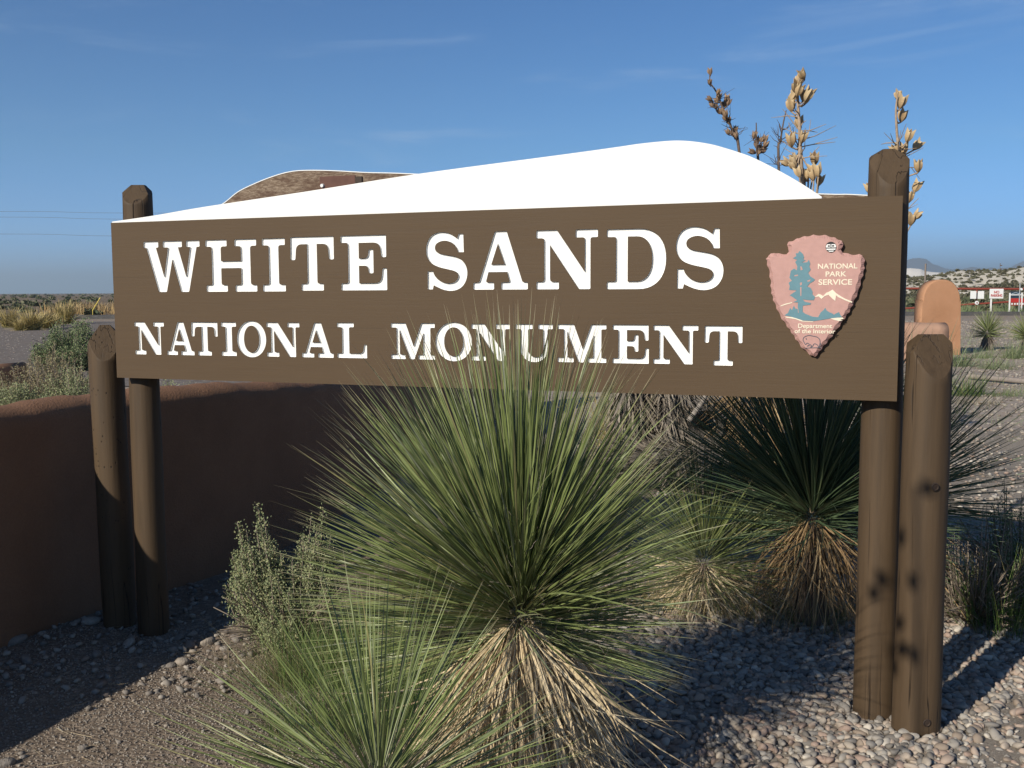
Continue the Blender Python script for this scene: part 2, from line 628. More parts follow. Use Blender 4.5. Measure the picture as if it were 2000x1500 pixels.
T_ = .125
GLYPH = {
    'I': [[(0, 0), (.45, 0), (.45, T_), (.32, T_, .05), (.32, 1 - T_, .05), (.45, 1 - T_), (.45, 1), (0, 1), (0, 1 - T_), (.13, 1 - T_, .05), (.13, T_, .05), (0, T_)]],
    'H': [[(0, 0), (.42, 0), (.42, T_), (.30, T_, .05), (.30, .455), (.70, .455), (.70, T_, .05), (.58, T_), (.58, 0), (1, 0), (1, T_), (.88, T_, .05), (.88, 1 - T_, .05),
           (1, 1 - T_), (1, 1), (.58, 1), (.58, 1 - T_), (.70, 1 - T_, .05), (.70, .585), (.30, .585), (.30, 1 - T_, .05), (.42, 1 - T_), (.42, 1), (0, 1), (0, 1 - T_),
           (.12, 1 - T_, .05), (.12, T_, .05), (0, T_)]],
    'T': [[(.21, 0), (.65, 0), (.65, T_), (.525, T_, .05), (.525, .868, .01), (.745, .868, .15), (.77, .575, .03), (.86, .575, .03), (.86, 1), (0, 1), (0, .575, .03),
           (.09, .575, .03), (.115, .868, .15), (.335, .868, .01), (.335, T_, .05), (.21, T_)]],
    'E': [[(0, 0), (.88, 0), (.88, .40, .03), (.80, .40, .03), (.775, T_, .2), (.345, T_, .01), (.345, .45, .01), (.52, .45, .08), (.54, .31, .03), (.625, .31, .03),
           (.625, .745, .03), (.54, .745, .03), (.52, .58, .08), (.345, .58, .01), (.345, .87, .01), (.75, .87, .17), (.785, .60, .03), (.87, .60, .03), (.87, 1), (0, 1),
           (0, .875), (.14, .875, .05), (.14, T_, .05), (0, T_)]],
    'W': [[(.28, 0), (.435, 0), (.568, .64, .01), (.73, 0), (.88, 0), (1.053, .88, .02), (1.113, .88), (1.113, 1), (.853, 1), (.853, .88), (.93, .88, .02), (.835, .29, .01),
           (.685, .88, .02), (.765, .88), (.765, 1), (.39, 1), (.39, .88), (.49, .88, .02), (.395, .29, .01), (.243, .88, .02), (.293, .88), (.293, 1), (0, 1), (0, .88), (.055, .88, .02)]],
    'A': [[(0, 0), (.363, 0), (.363, .12), (.217, .122, .04), (.265, .304, .01), (.597, .304, .01), (.645, .122, .04), (.493, .12), (.493, 0), (.95, 0), (.95, .12), (.86, .122, .03),
           (.589, 1), (.386, 1), (.104, .122, .03), (0, .12)],
          [(.315, .43, .01), (.434, .79, .01), (.56, .43, .01)]],
    'N': [[(0, 0), (.388, 0), (.388, T_), (.235, T_, .05), (.235, .75, .01), (.735, 0), (.928, 0), (.928, .87, .04), (1.053, .87), (1.053, 1), (.68, 1), (.68, .87), (.836, .87, .04),
           (.836, .285, .01), (.355, 1), (0, 1), (0, .87), (.138, .87, .05), (.138, T_, .05), (0, T_)]],
    'D': [[(0, 0)] + ell(.53, .5, .465, .5, -90, 90, 22, 2.25) + [(0, 1), (0, .875), (.158, .875, .04), (.158, T_, .04), (0, T_)],
          [(.353, .125, .01), (.353, .878, .01)] + ell(.50, .5015, .27, .3765, 90, -90, 20, 2.25)],
    'O': [ell(.48, .5, .48, .53, 0, 354, 47, 2.05), ell(.48, .5, .255, .40, 0, 354, 41, 2.05)[::-1]],
    'U': [[(0, 1), (0, .875), (.14, .875, .05)] + ell(.50, .32, .36, .345, 180, 360, 20, 2.1) + [(.86, .875, .05), (1, .875), (1, 1), (.62, 1), (.62, .875), (.755, .875, .05)]
          + ell(.545, .34, .21, .235, 360, 180, 16, 2.1) + [(.335, .875, .05), (.46, .875), (.46, 1)]],
    'L': [[(0, 0), (.83, 0), (.83, .385, .03), (.755, .385, .03), (.725, T_, .18), (.335, T_, .01), (.335, .88, .05), (.47, .88), (.47, 1), (0, 1), (0, .88), (.14, .88, .05), (.14, T_, .05), (0, T_)]],
    'M': [[(0, 0), (.39, 0), (.39, .12), (.235, .12, .04), (.235, .80, .01), (.52, 0), (.63, 0), (.88, .72, .01), (.88, .12, .04), (.75, .12), (.75, 0), (1.19, 0), (1.19, .12),
           (1.07, .12, .04), (1.07, .88, .04), (1.19, .88), (1.19, 1), (.83, 1), (.615, .35, .01), (.40, 1), (0, 1), (0, .88), (.155, .88, .04), (.155, .12, .04), (0, .12)]],
}
_S = [(303, 120), (305, 232), (272, 232), (262, 205), (235, 175), (195, 160), (160, 163), (132, 180), (125, 205), (135, 228), (165, 243), (215, 253), (262, 265), (295, 285), (318, 318),
      (326, 360), (318, 405), (295, 442), (262, 463), (218, 470), (175, 462), (145, 450), (115, 435), (108, 460), (78, 460), (78, 348), (112, 348), (120, 372), (145, 402), (180, 420),
      (215, 425), (250, 415), (270, 390), (268, 365), (245, 347), (200, 335), (150, 322), (105, 300), (78, 262), (70, 215), (80, 165), (105, 128), (145, 110), (185, 110), (225, 122),
      (265, 150), (275, 120)]
_SC = [0, 1, 2, 22, 23, 24, 25, 26, 45, 46]


def glyph(ch):
    if ch == 'S':
        return [smooth_corner([((x - 70) / 362, (470 - y) / 362) for x, y in _S], _SC, 3)]
    return [fillet(c) for c in GLYPH[ch]]


def offset_poly(P, d):
    P = np.asarray(P, float)
    a = np.roll(P, 1, 0)
    c = np.roll(P, -1, 0)
    area = .5 * np.sum(P[:, 0] * c[:, 1] - c[:, 0] * P[:, 1])
    tv = c - a
    tv /= (np.linalg.norm(tv, axis=1)[:, None] + 1e-9)
    nrm = np.stack([tv[:, 1], -tv[:, 0]], 1) * (1 if area > 0 else -1)
    return P + nrm * d


def fill_mesh(name, contours, half, z0=0., bevel=0.):
    """flat shape with holes (even-odd), given a thickness"""
    cu = bpy.data.curves.new(name, 'CURVE')
    cu.dimensions = '2D'
    cu.fill_mode = 'BOTH'
    cu.extrude = half
    cu.bevel_depth = bevel
    for c in contours:
        s = cu.splines.new('POLY')
        s.points.add(len(c) - 1)
        for p, v in zip(s.points, c):
            p.co = (v[0], v[1], 0, 1)
        s.use_cyclic_u = True
    o = bpy.data.objects.new(name, cu)
    col.objects.link(o)
    dg = bpy.context.evaluated_depsgraph_get()
    me = bpy.data.meshes.new_from_object(o.evaluated_get(dg))
    me.name = name
    bpy.data.objects.remove(o)
    bpy.data.curves.remove(cu)
    if z0:
        me.transform(Matrix.Translation((0, 0, z0)))
    return me


def text_mesh(name, body, size, half, align='CENTER', space=1.0):
    cu = bpy.data.curves.new(name, 'FONT')
    cu.body = body
    cu.size = size
    cu.extrude = half
    cu.align_x = align
    cu.space_character = space
    cu.offset = size * .018
    o = bpy.data.objects.new(name, cu)
    col.objects.link(o)
    dg = bpy.context.evaluated_depsgraph_get()
    me = bpy.data.meshes.new_from_object(o.evaluated_get(dg))
    me.name = name
    bpy.data.objects.remove(o)
    bpy.data.curves.remove(cu)
    return me


sign = thing('entrance_sign', bpt(BL / 2, 1.9981, -.14), 'wide brown wooden sign on log posts with white letters and white dune cutout', 'sign')
LET = [('W', .1894, .5087, .0955, .334), ('H', .5425, .8185, .0955, .334), ('I', .8507, .9703, .0955, .334), ('T', 1.0004, 1.2211, .0925, .331), ('E', 1.2574, 1.4827, .0925, .331),
       ('S', 1.6721, 1.8614, .0880, .3355), ('A', 1.8894, 2.1318, .0905, .331), ('N', 2.1705, 2.4312, .0915, .331), ('D', 2.4694, 2.7087, .0945, .332), ('S', 2.7483, 2.9330, .0925, .3375),
       ('N', .1178, .2891, .4780, .6335), ('A', .3062, .4607, .4775, .6330), ('T', .4483, .5940, .4772, .6328), ('I', .6153, .6967, .4765, .6322), ('O', .7023, .8586, .4700, .6364),
       ('N', .8633, 1.0361, .4760, .6315), ('A', 1.0481, 1.2097, .4760, .6315), ('L', 1.2305, 1.3782, .4750, .6308),
       ('M', 1.4985, 1.7073, .4748, .6306), ('O', 1.7118, 1.8792, .4700, .6355), ('N', 1.8791, 2.0507, .4760, .6305), ('U', 2.0776, 2.2397, .4757, .6324),
       ('M', 2.2626, 2.4675, .4752, .6297), ('E', 2.4951, 2.6426, .4751, .6298), ('N', 2.6618, 2.8387, .4755, .6285), ('T', 2.8647, 3.0090, .4768, .6305)]
REC = .010
holes = []
letters = []
for ch, u0, u1, v0, v1 in LET:
    g = glyph(ch)
    lo = np.min(g[0], 0)
    hi = np.max(g[0], 0)
    place = []
    for c in g:
        q = (c - lo) / (hi - lo)
        place.append(np.stack([u0 + q[:, 0] * (u1 - u0), -v1 + q[:, 1] * (v1 - v0)], 1))
    letters.append((ch, place))
    for k, c in enumerate(place):
        holes.append(offset_poly(c, .0012 if k == 0 else -.0012))
rect = [(0, -.75), (BL, -.75), (BL, 0), (0, 0)]
face = fill_mesh('board_face', [rect] + holes, REC / 2, -REC / 2)
back = bmesh.new()
box_bm(back, (0, -.75, -.05), (BL, 0, -REC - .0006))
bmesh.ops.recalc_face_normals(back, faces=back.faces[:])
fb = bmesh.new()
fb.from_mesh(face)
tmp = bpy.data.meshes.new('tmp')
back.to_mesh(tmp)
fb.from_mesh(tmp)
bm_out = bpy.data.meshes.new('board')
fb.to_mesh(bm_out)
fb.free()
back.free()
link('board', bm_out, sign, M_BOARD, MB)
for ch, place in letters:
    me = fill_mesh('letter', place, .0008, -REC + .0010)
    # painted walls of the routed letter
    bm = bmesh.new()
    bm.from_mesh(me)
    for c in place:
        a = [bm.verts.new((p[0], p[1], -REC + .001)) for p in c]
        b = [bm.verts.new((p[0], p[1], -.0008)) for p in c]
        n = len(c)
        for i in range(n):
            bm.faces.new((a[i], a[(i + 1) % n], b[(i + 1) % n], b[i]))
    bm.to_mesh(me)
    bm.free()
    link('letter', me, sign, M_WHITE, MB)

DUNE = [(.005, -.004), (.254, -.026), (.546, -.058), (1.094, -.108), (1.630, -.160), (2.286, -.210), (2.498, -.227), (2.601, -.236), (2.703, -.2405), (2.763, -.239), (2.823, -.231), (2.882, -.218),
        (2.929, -.203), (2.979, -.185), (3.033, -.163), (3.113, -.120), (3.204, -.065), (3.290, -.006)]
dp = catmull([(u, -v) for u, v in DUNE], 6)
outline = [(.005, .0006), (3.290, .0006)] + [tuple(p) for p in dp[::-1]]
link('dune_panel', fill_mesh('dune_panel', [outline], .021, -.0255, .0015), sign, M_WHITE, MB)

# weathered panel fixed to the far side of the posts
BDUNE = [(.30, -.012), (.36, -.055), (.459, -.106), (.535, -.153), (.625, -.187), (.727, -.217), (.828, -.237), (.927, -.240), (1.080, -.231), (1.242, -.216), (1.492, -.198), (2.2, -.130), (2.8, -.078),
         (3.283, -.042), (3.380, -.037), (3.54, -.022)]
bp = catmull([(u, -v) for u, v in BDUNE], 5)
MBK = MB @ Matrix.Translation((0, 0, -.30))
bme = fill_mesh('back_panel', [[(0, -.75), (BL, -.75), (BL, .012)] + [tuple(p) for p in bp[::-1]] + [(0, 0)]], .022, 0)
bme.materials.append(M_WEATH)
bme.materials.append(M_WHITE)
bm = bmesh.new()
bm.from_mesh(bme)
for f in bm.faces:
    if abs(f.normal.z) < .5 and f.normal.y > .25 and f.calc_center_median().y > .005:
        f.material_index = 1
bm.to_mesh(bme)
bm.free()
bpan = link('back_panel', bme, sign, None, MBK)
bpan['label'] = 'weathered plywood panel with a peeling rounded white edge'
box('brace', (.995, -.60, .0223), (1.185, .205, .0265), M_BRACE, bpan, None, .001)
box('dark_notch', (1.187, .05, .0223), (1.222, .197, .030), M_DARKM, bpan, None, .001)  # dark block standing for the shade inside a notch of the panel
rim = [tuple(p) for p in bp] + [tuple(p) for p in offset_poly(np.concatenate([bp, [(BL, -.75), (0, -.75)]]), -.0038)[:len(bp)][::-1]]
link('white_edge', fill_mesh('white_edge', [rim], .0012, .0234), bpan, M_WHITE)


def disc_me(name, r, h, n=16, dome=.4):
    bm = bmesh.new()
    bmesh.ops.create_cone(bm, cap_ends=True, segments=n, radius1=r, radius2=r * (1 - dome * .5), depth=h)
    me = bpy.data.meshes.new(name)
    bm.to_mesh(me)
    bm.free()
    return me


link('bolt', disc_me('bolt', .010, .010), bpan, M_METAL, Matrix.Translation((1.012, .162, .032)))


# posts
def post(name, u, off, r0, r1, top, cuts, mat, lean=(0, 0), label=None, seed=0):
    base = bpt(u, 1.9981, -off)
    base.z = float(gz(base.x, base.y)) - .12
    h = top - base.z
    rs = np.random.default_rng(seed)
    ph = rs.uniform(0, 6.28, 6)
    bm = bmesh.new()
    n, m = 40, 46
    rings = []
    for j in range(m + 1):
        z = h * j / m
        r = r0 + (r1 - r0) * j / m
        ring = []
        for k in range(n):
            a = 2 * math.pi * k / n
            rr = r * (1 + .012 * math.sin(2 * a + ph[0] + z) + .010 * math.sin(3 * a + ph[1] - 1.3 * z) + .006 * math.sin(5 * a + ph[2] + 2.1 * z)) + .0012 * math.sin(7 * z + ph[3] + 2 * a)
            ring.append(bm.verts.new((rr * math.cos(a) + lean[0] * z, rr * math.sin(a) + lean[1] * z, z)))
        rings.append(ring)
    for j in range(m):
        for k in range(n):
            bm.faces.new((rings[j][k], rings[j][(k + 1) % n], rings[j + 1][(k + 1) % n], rings[j + 1][k]))
    bm.faces.new(rings[-1])
    bm.faces.new(rings[0][::-1])
    for f in bm.faces:
        f.smooth = len(f.verts) == 4
    for (nv, drop) in cuts:                                # plane through (axis, top - drop) with outward normal nv
        nv = Vector(nv).normalized()
        co = Vector((lean[0] * h, lean[1] * h, h - drop))
        res = bmesh.ops.bisect_plane(bm, geom=bm.verts[:] + bm.edges[:] + bm.faces[:], plane_co=co, plane_no=nv, clear_outer=True)
        ed = [e for e in res['geom_cut'] if isinstance(e, bmesh.types.BMEdge)]
        bmesh.ops.edgeloop_fill(bm, edges=ed)
    me = bpy.data.meshes.new(name)
    bm.to_mesh(me)
    bm.free()
    o = link(name, me, sign, mat, Matrix.Translation(base))
    if label:
        o['label'] = label
    return o, base


P_TL, _ = post('post', .049, .137, .078, .071, 2.19, [((0, -.80, .60), .004), ((-.8, .1, .60), -.042), ((.8, -.1, .60), -.042), ((0, .8, .6), -.03)], M_POST, label='tall left log post with a bevelled top', seed=1)
P_TR, _ = post('post', 3.523, .137, .077, .072, 2.185, [((-.15, -.87, .46), .0), ((-.80, -.1, .55), -.055), ((-.55, -.1, .83), -.012), ((.55, -.1, .83), -.012), ((.83, -.1, .55), -.06), ((0, .8, .6), -.02), ((-.6, -.62, .5), -.03)], M_POST,
               label='tall right log post with a rounded top', seed=2)
P_SL, _ = post('post', -.167, .140, .081, .083, 1.50, [((-.86, -.1, .50), -.035), ((.25, -.86, .42), .0), ((.75, .1, .66), -.03), ((0, .8, .6), -.02)], M_POSTH, lean=(-.012, 0),
               label='short left log post riddled with small holes', seed=3)
P_SR, bSR = post('post', 3.674, .028, .088, .080, 1.495, [((-.74, -.15, .62), -.035), ((.10, -.88, .46), .0), ((.72, -.1, .68), -.055), ((0, .8, .6), -.03)], M_POST, lean=(.004, 0),
                 label='short right log post with a bevelled top', seed=4)


def knot_ring(z, px_, nm):
    """a countersunk bolt: dark ring and head on the face of the short right post"""
    p = at(px_, z, 3.61)
    d = Vector((p.x - bSR.x, p.y - bSR.y, 0))
    c = Vector((bSR.x, bSR.y, p.z)) + d.normalized() * .0862
    nv = d.normalized()
    bm = bmesh.new()
    for (r0_, r1_, w0, w1) in ((.0155, .0115, .002, .0045), (.0115, .009, .0045, .001), (.009, .0, .001, .002)):
        vs0 = [bm.verts.new((r0_ * math.cos(a), r0_ * math.sin(a), w0)) for a in np.linspace(0, 2 * math.pi, 18, endpoint=False)]
        vs1 = [bm.verts.new((r1_ * math.cos(a), r1_ * math.sin(a), w1)) for a in np.linspace(0, 2 * math.pi, 18, endpoint=False)] if r1_ > 0 else [bm.verts.new((0, 0, w1))] * 18
        for i in range(18):
            f = [vs0[i], vs0[(i + 1) % 18], vs1[(i + 1) % 18], vs1[i]]
            bm.faces.new(list(dict.fromkeys(f)))
    me = bpy.data.meshes.new(nm)
    bm.to_mesh(me)
    bm.free()
    q_ = nv.to_track_quat('Z', 'Y').to_matrix().to_4x4()
    o = link(nm, me, P_SR, M_DARKM, Matrix.Translation(c - bSR) @ q_)
    return o


knot_ring(955, 1836, 'bolt_ring')
knot_ring(1420, 1819, 'bolt_ring')

# ------------------------------------------------------------------ arrowhead emblem
SH = [(3.0946, .221), (3.101, .206), (3.124, .195), (3.148, .201), (3.168, .201), (3.176, .194), (3.175, .182), (3.167, .170), (3.172, .160), (3.195, .150), (3.219, .140), (3.242, .136), (3.266, .1335), (3.289, .1335),
      (3.305, .134), (3.328, .140), (3.346, .146), (3.363, .154), (3.373, .164), (3.377, .172), (3.370, .181), (3.368, .191), (3.374, .200), (3.384, .203), (3.407, .207), (3.430, .208), (3.442, .211), (3.449, .221)]


def spx(a, b):                                              # emblem photo detail to board coordinates (plaque front)
    d = ray(1440 + a * 320 / 1500, 420 + b * 320 / 1500)
    p0 = B0 + BN * .030
    t = ((p0 - CO).dot(BN)) / d.dot(BN)
    q_ = CO + d * t - B0
    return (q_.dot(BD), q_.z)


right = [(1172, 420), (1165, 520), (1140, 600), (1115, 700), (1080, 780), (1035, 880), (975, 970), (910, 1060), (850, 1140), (790, 1210), (745, 1270), (710, 1310)]
left = [(660, 1285), (590, 1225), (545, 1165), (495, 1090), (440, 1010), (385, 930), (355, 860), (320, 780), (300, 690), (295, 600), (280, 500), (262, 440)]
flip = lambda L_: [(u, -v) for u, v in L_]
outline = flip(SH) + [spx(*p) for p in right] + [spx(*p) for p in left]
# chipped rim: scalloped outline, then a bevel in to the flat face
oc = np.array(outline)
dense = []
for i in range(len(oc)):
    a, b = oc[i], oc[(i + 1) % len(oc)]
    k = max(1, int(np.linalg.norm(b - a) / .006))
    for j in range(k):
        dense.append(a + (b - a) * j / k)
dense = np.array(dense)
rs = np.random.default_rng(5)
arc = np.cumsum(np.r_[0, np.linalg.norm(np.diff(dense, axis=0), axis=1)])
sc_ = np.abs(np.sin(arc / .017 * math.pi / 2 + .6 * np.sin(arc * 37)))
outer = offset_poly(dense, 0) + (offset_poly(dense, 1) - dense) * (-.0045 * sc_)[:, None]
inner = dense + (offset_poly(dense, 1) - dense) * (-.0125 - .004 * np.sin(arc / .017 * math.pi / 2 + 1.1 + .6 * np.sin(arc * 37)) ** 2)[:, None]
PT = .030
bm = bmesh.new()
n = len(dense)
va = [bm.verts.new((p[0], p[1], .0008)) for p in outer]
vb = [bm.verts.new((p[0], p[1], PT * .62)) for p in outer]
vc_ = [bm.verts.new((p[0], p[1], PT)) for p in inner]
for A, B in ((va, vb), (vb, vc_)):
    for i in range(n):
        bm.faces.new((A[i], A[(i + 1) % n], B[(i + 1) % n], B[i]))
bmesh.ops.recalc_face_normals(bm, faces=bm.faces[:])
tm = fill_mesh('t', [inner], .0001, PT - .0001)
bm.from_mesh(tm)
me = bpy.data.meshes.new('arrowhead_emblem')
bm.to_mesh(me)
bm.free()
emblem = link('arrowhead_emblem', me, sign, M_PINK, MB)
emblem['label'] = 'pink arrowhead plaque with chipped rim, blue tree, cream peak and lettering'


def relief(name, polys, mat, h=.0012, z=PT):
    me = fill_mesh(name, [np.array([spx(*p) for p in pl]) for pl in polys], h / 2, z + h / 2 + .0002)
    return link(name, me, emblem, mat)


TREE = [(570, 328), (600, 355), (612, 385), (605, 405), (625, 415), (590, 435), (640, 432), (655, 410), (668, 445), (660, 470), (672, 500), (650, 530), (668, 560), (712, 590), (700, 605), (665, 625), (640, 655),
        (670, 665), (690, 700), (688, 725), (712, 750), (700, 780), (650, 778), (600, 772), (620, 795), (675, 805), (670, 820), (600, 830), (598, 885), (625, 905), (690, 930), (740, 935), (765, 890), (790, 870), (805, 848),
        (820, 875), (845, 890), (870, 900), (885, 912), (905, 900), (930, 888), (945, 915), (960, 935), (860, 945), (760, 962), (700, 970), (600, 965), (540, 945), (470, 925), (432, 918), (465, 895), (485, 850), (500, 870),
        (518, 830), (535, 860), (552, 855), (556, 800), (512, 798), (548, 780), (500, 745), (480, 735), (545, 690), (475, 685), (480, 650), (470, 620), (500, 600), (478, 575), (490, 510), (520, 490), (545, 505), (550, 470),
        (530, 430), (548, 410), (510, 395), (540, 375), (535, 350), (556, 350)]
relief('tree', [TREE], M_BLUE, .0014)
relief('tree_pink_line', [[(557, 880), (550, 850), (556, 850), (563, 895), (556, 895)], [(578, 470), (590, 472), (600, 500), (580, 506)], [(576, 660), (588, 660), (586, 740), (578, 742)], [(524, 550), (556, 545), (556, 556), (524, 562)],
                            [(574, 620), (592, 616), (590, 640), (576, 645)], [(640, 600), (672, 590), (664, 606), (645, 612)]], M_PINK, .0018)  # plaque pink marks laid over the blue tree
relief('snowy_peak', [[(705, 752), (745, 722), (765, 728), (785, 742), (815, 712), (845, 700), (872, 682), (905, 715), (950, 745), (985, 765), (1052, 792), (1050, 804), (990, 782), (955, 765), (925, 752), (905, 735), (897, 786),
                       (868, 762), (835, 730), (800, 742), (772, 768), (745, 745)]], M_CREAM)
relief('ridge_line', [[(395, 830), (440, 812), (505, 797), (500, 806), (440, 822), (400, 836)]], M_CREAM)
relief('river', [[(840, 942), (965, 938), (975, 950), (940, 958), (965, 966), (930, 970), (880, 958)], [(440, 930), (540, 937), (560, 946), (600, 968), (690, 974), (700, 980), (590, 974), (530, 952), (450, 940)]], M_CREAM)
BIS = [(640, 1105), (610, 1120), (602, 1145), (612, 1165), (625, 1185), (640, 1172), (655, 1180), (680, 1195), (670, 1210), (690, 1200), (705, 1178), (735, 1190), (745, 1215), (752, 1195), (758, 1165), (752, 1135), (725, 1115), (690, 1108), (665, 1102)]
bc = catmull(BIS, 3, True)
bn_ = np.stack([np.gradient(bc[:, 1]), -np.gradient(bc[:, 0])], 1)
bn_ /= np.linalg.norm(bn_, axis=1)[:, None] + 1e-9
relief('bison', [[tuple(p) for p in bc + 3.4 * bn_], [tuple(p) for p in bc - 3.4 * bn_]], M_GREY, .0010)
relief('bison_detail', [[(620, 1214), (770, 1210), (768, 1217), (622, 1221)], [(625, 1130), (632, 1124), (636, 1140), (630, 1142)], [(755, 1165), (764, 1172), (766, 1195), (760, 1192)], [(650, 1188), (668, 1195), (640, 1204), (636, 1200)]], M_GREY, .0010)
ec = [(858 + 50 * math.cos(a), 294 + 50 * math.sin(a)) for a in np.linspace(0, 2 * math.pi, 32, endpoint=False)]
relief('round_mark', [ec], M_BLACK, .0014)
relief('round_mark_bars', [[(822, 268), (896, 266), (905, 285), (903, 296), (812, 298), (812, 285)], [(815, 308), (902, 306), (898, 318), (818, 320)], [(832, 327), (886, 326), (878, 335), (842, 336)]], M_WHITE, .0018)
relief('round_mark_holes', [[(828, 278), (846, 276), (850, 290), (830, 291)], [(866, 276), (888, 275), (888, 289), (868, 290)], [(852, 268), (862, 268), (861, 300), (855, 300)]], M_BLACK, .0022)


def lettering(body, cx, cy, hpx, wpx):
    u, y = spx(cx, cy)
    size = hpx * .213 / FPX * 3.85 / .72
    me = text_mesh('lettering', body, size, .0006)
    xs_ = [v.co.x for v in me.vertices]
    w = max(xs_) - min(xs_)
    u0, _ = spx(cx - wpx / 2, cy)
    u1, _ = spx(cx + wpx / 2, cy)
    s = (u1 - u0) / w
    me.transform(Matrix.Diagonal((s, 1, 1, 1)))
    return link('lettering', me, emblem, M_CREAM, Matrix.Translation((u, y, PT + .0009)))


lettering('NATIONAL', 916, 490, 46, 362)
lettering('PARK', 900, 562, 46, 192)
lettering('SERVICE', 896, 638, 50, 308)
lettering('Department', 710, 1034, 40, 312)
lettering('of the Interior', 708, 1082, 38, 372)


# ------------------------------------------------------------------ adobe walls
def wall_mesh(name, path, h, th, cap_round=.11, drop=0.):
    """wall with a softly rounded top swept along a plan curve"""
    prof = [(-th / 2, -.2), (-th / 2, h * .35), (-th / 2, h * .7), (-th / 2, h - cap_round)]
    for a in np.linspace(180, 0, 13)[1:-1]:
        prof.append((th / 2 * math.cos(R(a)), h - cap_round + cap_round * math.sin(R(a)) ** .8))
    prof += [(th / 2, h - cap_round), (th / 2, h * .7), (th / 2, h * .35), (th / 2, -.2)]
    prof = np.array(prof)
    P = np.array(path, float)
    m = len(P)
    bm = bmesh.new()
    rings = []
    for i in range(m):
        d = P[min(i + 1, m - 1)] - P[max(i - 1, 0)]
        d /= np.linalg.norm(d)
        nv = np.array([d[1], -d[0]])
        g = float(gz(P[i][0], P[i][1]))
        wob = .006 * math.sin(i * .9) + .004 * math.sin(i * 2.3)
        rings.append([bm.verts.new((P[i][0] + nv[0] * s * (1 + wob), P[i][1] + nv[1] * s * (1 + wob), z * (1 - drop * min(1, max(0, (P[i][1] - 6.1) / 2.3))) + wob + (g if z < 0 else 0))) for s, z in prof])
    for i in range(m - 1):
        for k in range(len(prof) - 1):
            bm.faces.new((rings[i][k], rings[i][k + 1], rings[i + 1][k + 1], rings[i + 1][k]))
    bm.faces.new(rings[0])
    bm.faces.new(rings[-1][::-1])
    bmesh.ops.recalc_face_normals(bm, faces=bm.faces[:])
    for f in bm.faces:
        f.smooth = len(f.verts) == 4
    me = bpy.data.meshes.new(name)
    bm.to_mesh(me)
    bm.free()
    return me


WTH = .30
face_pts = [(-3.55, 1.3), (-3.35, 2.04), (-2.92, 3.40), (-2.47, 4.74), (-2.22, 5.45), (-1.86, 6.02), (-1.58, 6.6), (-1.36, 7.2), (-1.2, 7.9), (-1.05, 9.0), (-.85, 10.4), (-.55, 12.2), (-.12, 13.6), (.2, 14.6)]
fp = catmull(face_pts, 8)
tng = np.gradient(fp, axis=0)
tng /= np.linalg.norm(tng, axis=1)[:, None]
cpath = fp + np.stack([-tng[:, 1], tng[:, 0]], 1) * WTH / 2
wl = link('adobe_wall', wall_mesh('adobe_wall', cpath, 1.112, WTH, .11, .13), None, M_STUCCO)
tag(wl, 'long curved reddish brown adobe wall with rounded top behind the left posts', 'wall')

# orange pillar and the low wall that runs up to it
pc = at(1828, 690, 26)
pil = thing('adobe_pillar', (pc.x, pc.y, 0), 'round topped orange adobe pillar with low wall beyond the short right post', 'pillar')
bm = bmesh.new()
hw, ht = .53, 1.9
arch = [(-hw, 0)] + [(-hw + .02 * k, .7 * k) for k in (1, 2)]
for a in np.linspace(180, 0, 21):
    arch.append((.47 * math.copysign(abs(math.cos(R(a))) ** .85, math.cos(R(a))), 1.34 + .56 * math.sin(R(a)) ** .9))
arch += [(hw - .02 * k, .7 * k) for k in (2, 1)] + [(hw, 0)]
fr = [bm.verts.new((x, -.22, z)) for x, z in arch]
f2 = [bm.verts.new((x * .97, -.25, z * .985)) for x, z in arch]
bk = [bm.verts.new((x, .22, z)) for x, z in arch]
na = len(arch)
for i in range(na - 1):
    bm.faces.new((fr[i], fr[i + 1], bk[i + 1], bk[i]))
    bm.faces.new((f2[i], f2[i + 1], fr[i + 1], fr[i]))
bm.faces.new(f2)
bm.faces.new(bk[::-1])
bmesh.ops.recalc_face_normals(bm, faces=bm.faces[:])
for f in bm.faces:
    f.smooth = len(f.verts) == 4
me = bpy.data.meshes.new('pillar_body')
bm.to_mesh(me)
bm.free()
o = link('pillar_body', me, pil, M_ORANGE)
o.matrix_parent_inverse = Matrix.Identity(4)
M_PINKST = stucco('pinkish_adobe', (.50, .31, .22), (.42, .255, .175))
w0 = at(1842, 690, 23.4)
wp = [(w0.x - 9, w0.y + .6), (w0.x - 6, w0.y + .4), (w0.x - 3, w0.y + .2), (w0.x - 1.2, w0.y), (w0.x, w0.y)]
link('low_wall', wall_mesh('low_wall', catmull(wp, 5), .90, .55, .2), pil, M_PINKST)
lw = [Vector(p_) for p_ in ((-11.6, 11.3), (-10.5, 13.1), (-9.3, 15.0), (-8.12, 16.9))]
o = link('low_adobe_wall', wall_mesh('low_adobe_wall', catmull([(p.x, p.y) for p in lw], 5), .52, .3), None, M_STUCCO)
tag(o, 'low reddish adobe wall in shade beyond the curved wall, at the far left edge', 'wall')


# ------------------------------------------------------------------ yuccas
def leaf_proto(bend, width=1., segs=6, vee=.28):
    V, t = [], []
    for i in range(segs + 1):
        s = i / segs
        w = .5 * width * (.75 + .35 * math.sin(min(1, s * 2.2) * math.pi / 2)) * (1 - max(0, (s - .45) / .55) ** 1.6)
        w = max(w, .02 * width)
        x = bend * s * s
        z = s * (1 - .5 * bend * bend * s)
        V += [(x, -w, z), (x + vee * w * 2 * .6, 0, z), (x, w, z)]
        t += [s] * 3
    F = []
    for i in range(segs):
        a = i * 3
        F += [(a, a + 1, a + 4, a + 3), (a + 1, a + 2, a + 5, a + 4)]
    return np.array(V), np.array(F), np.array(t)


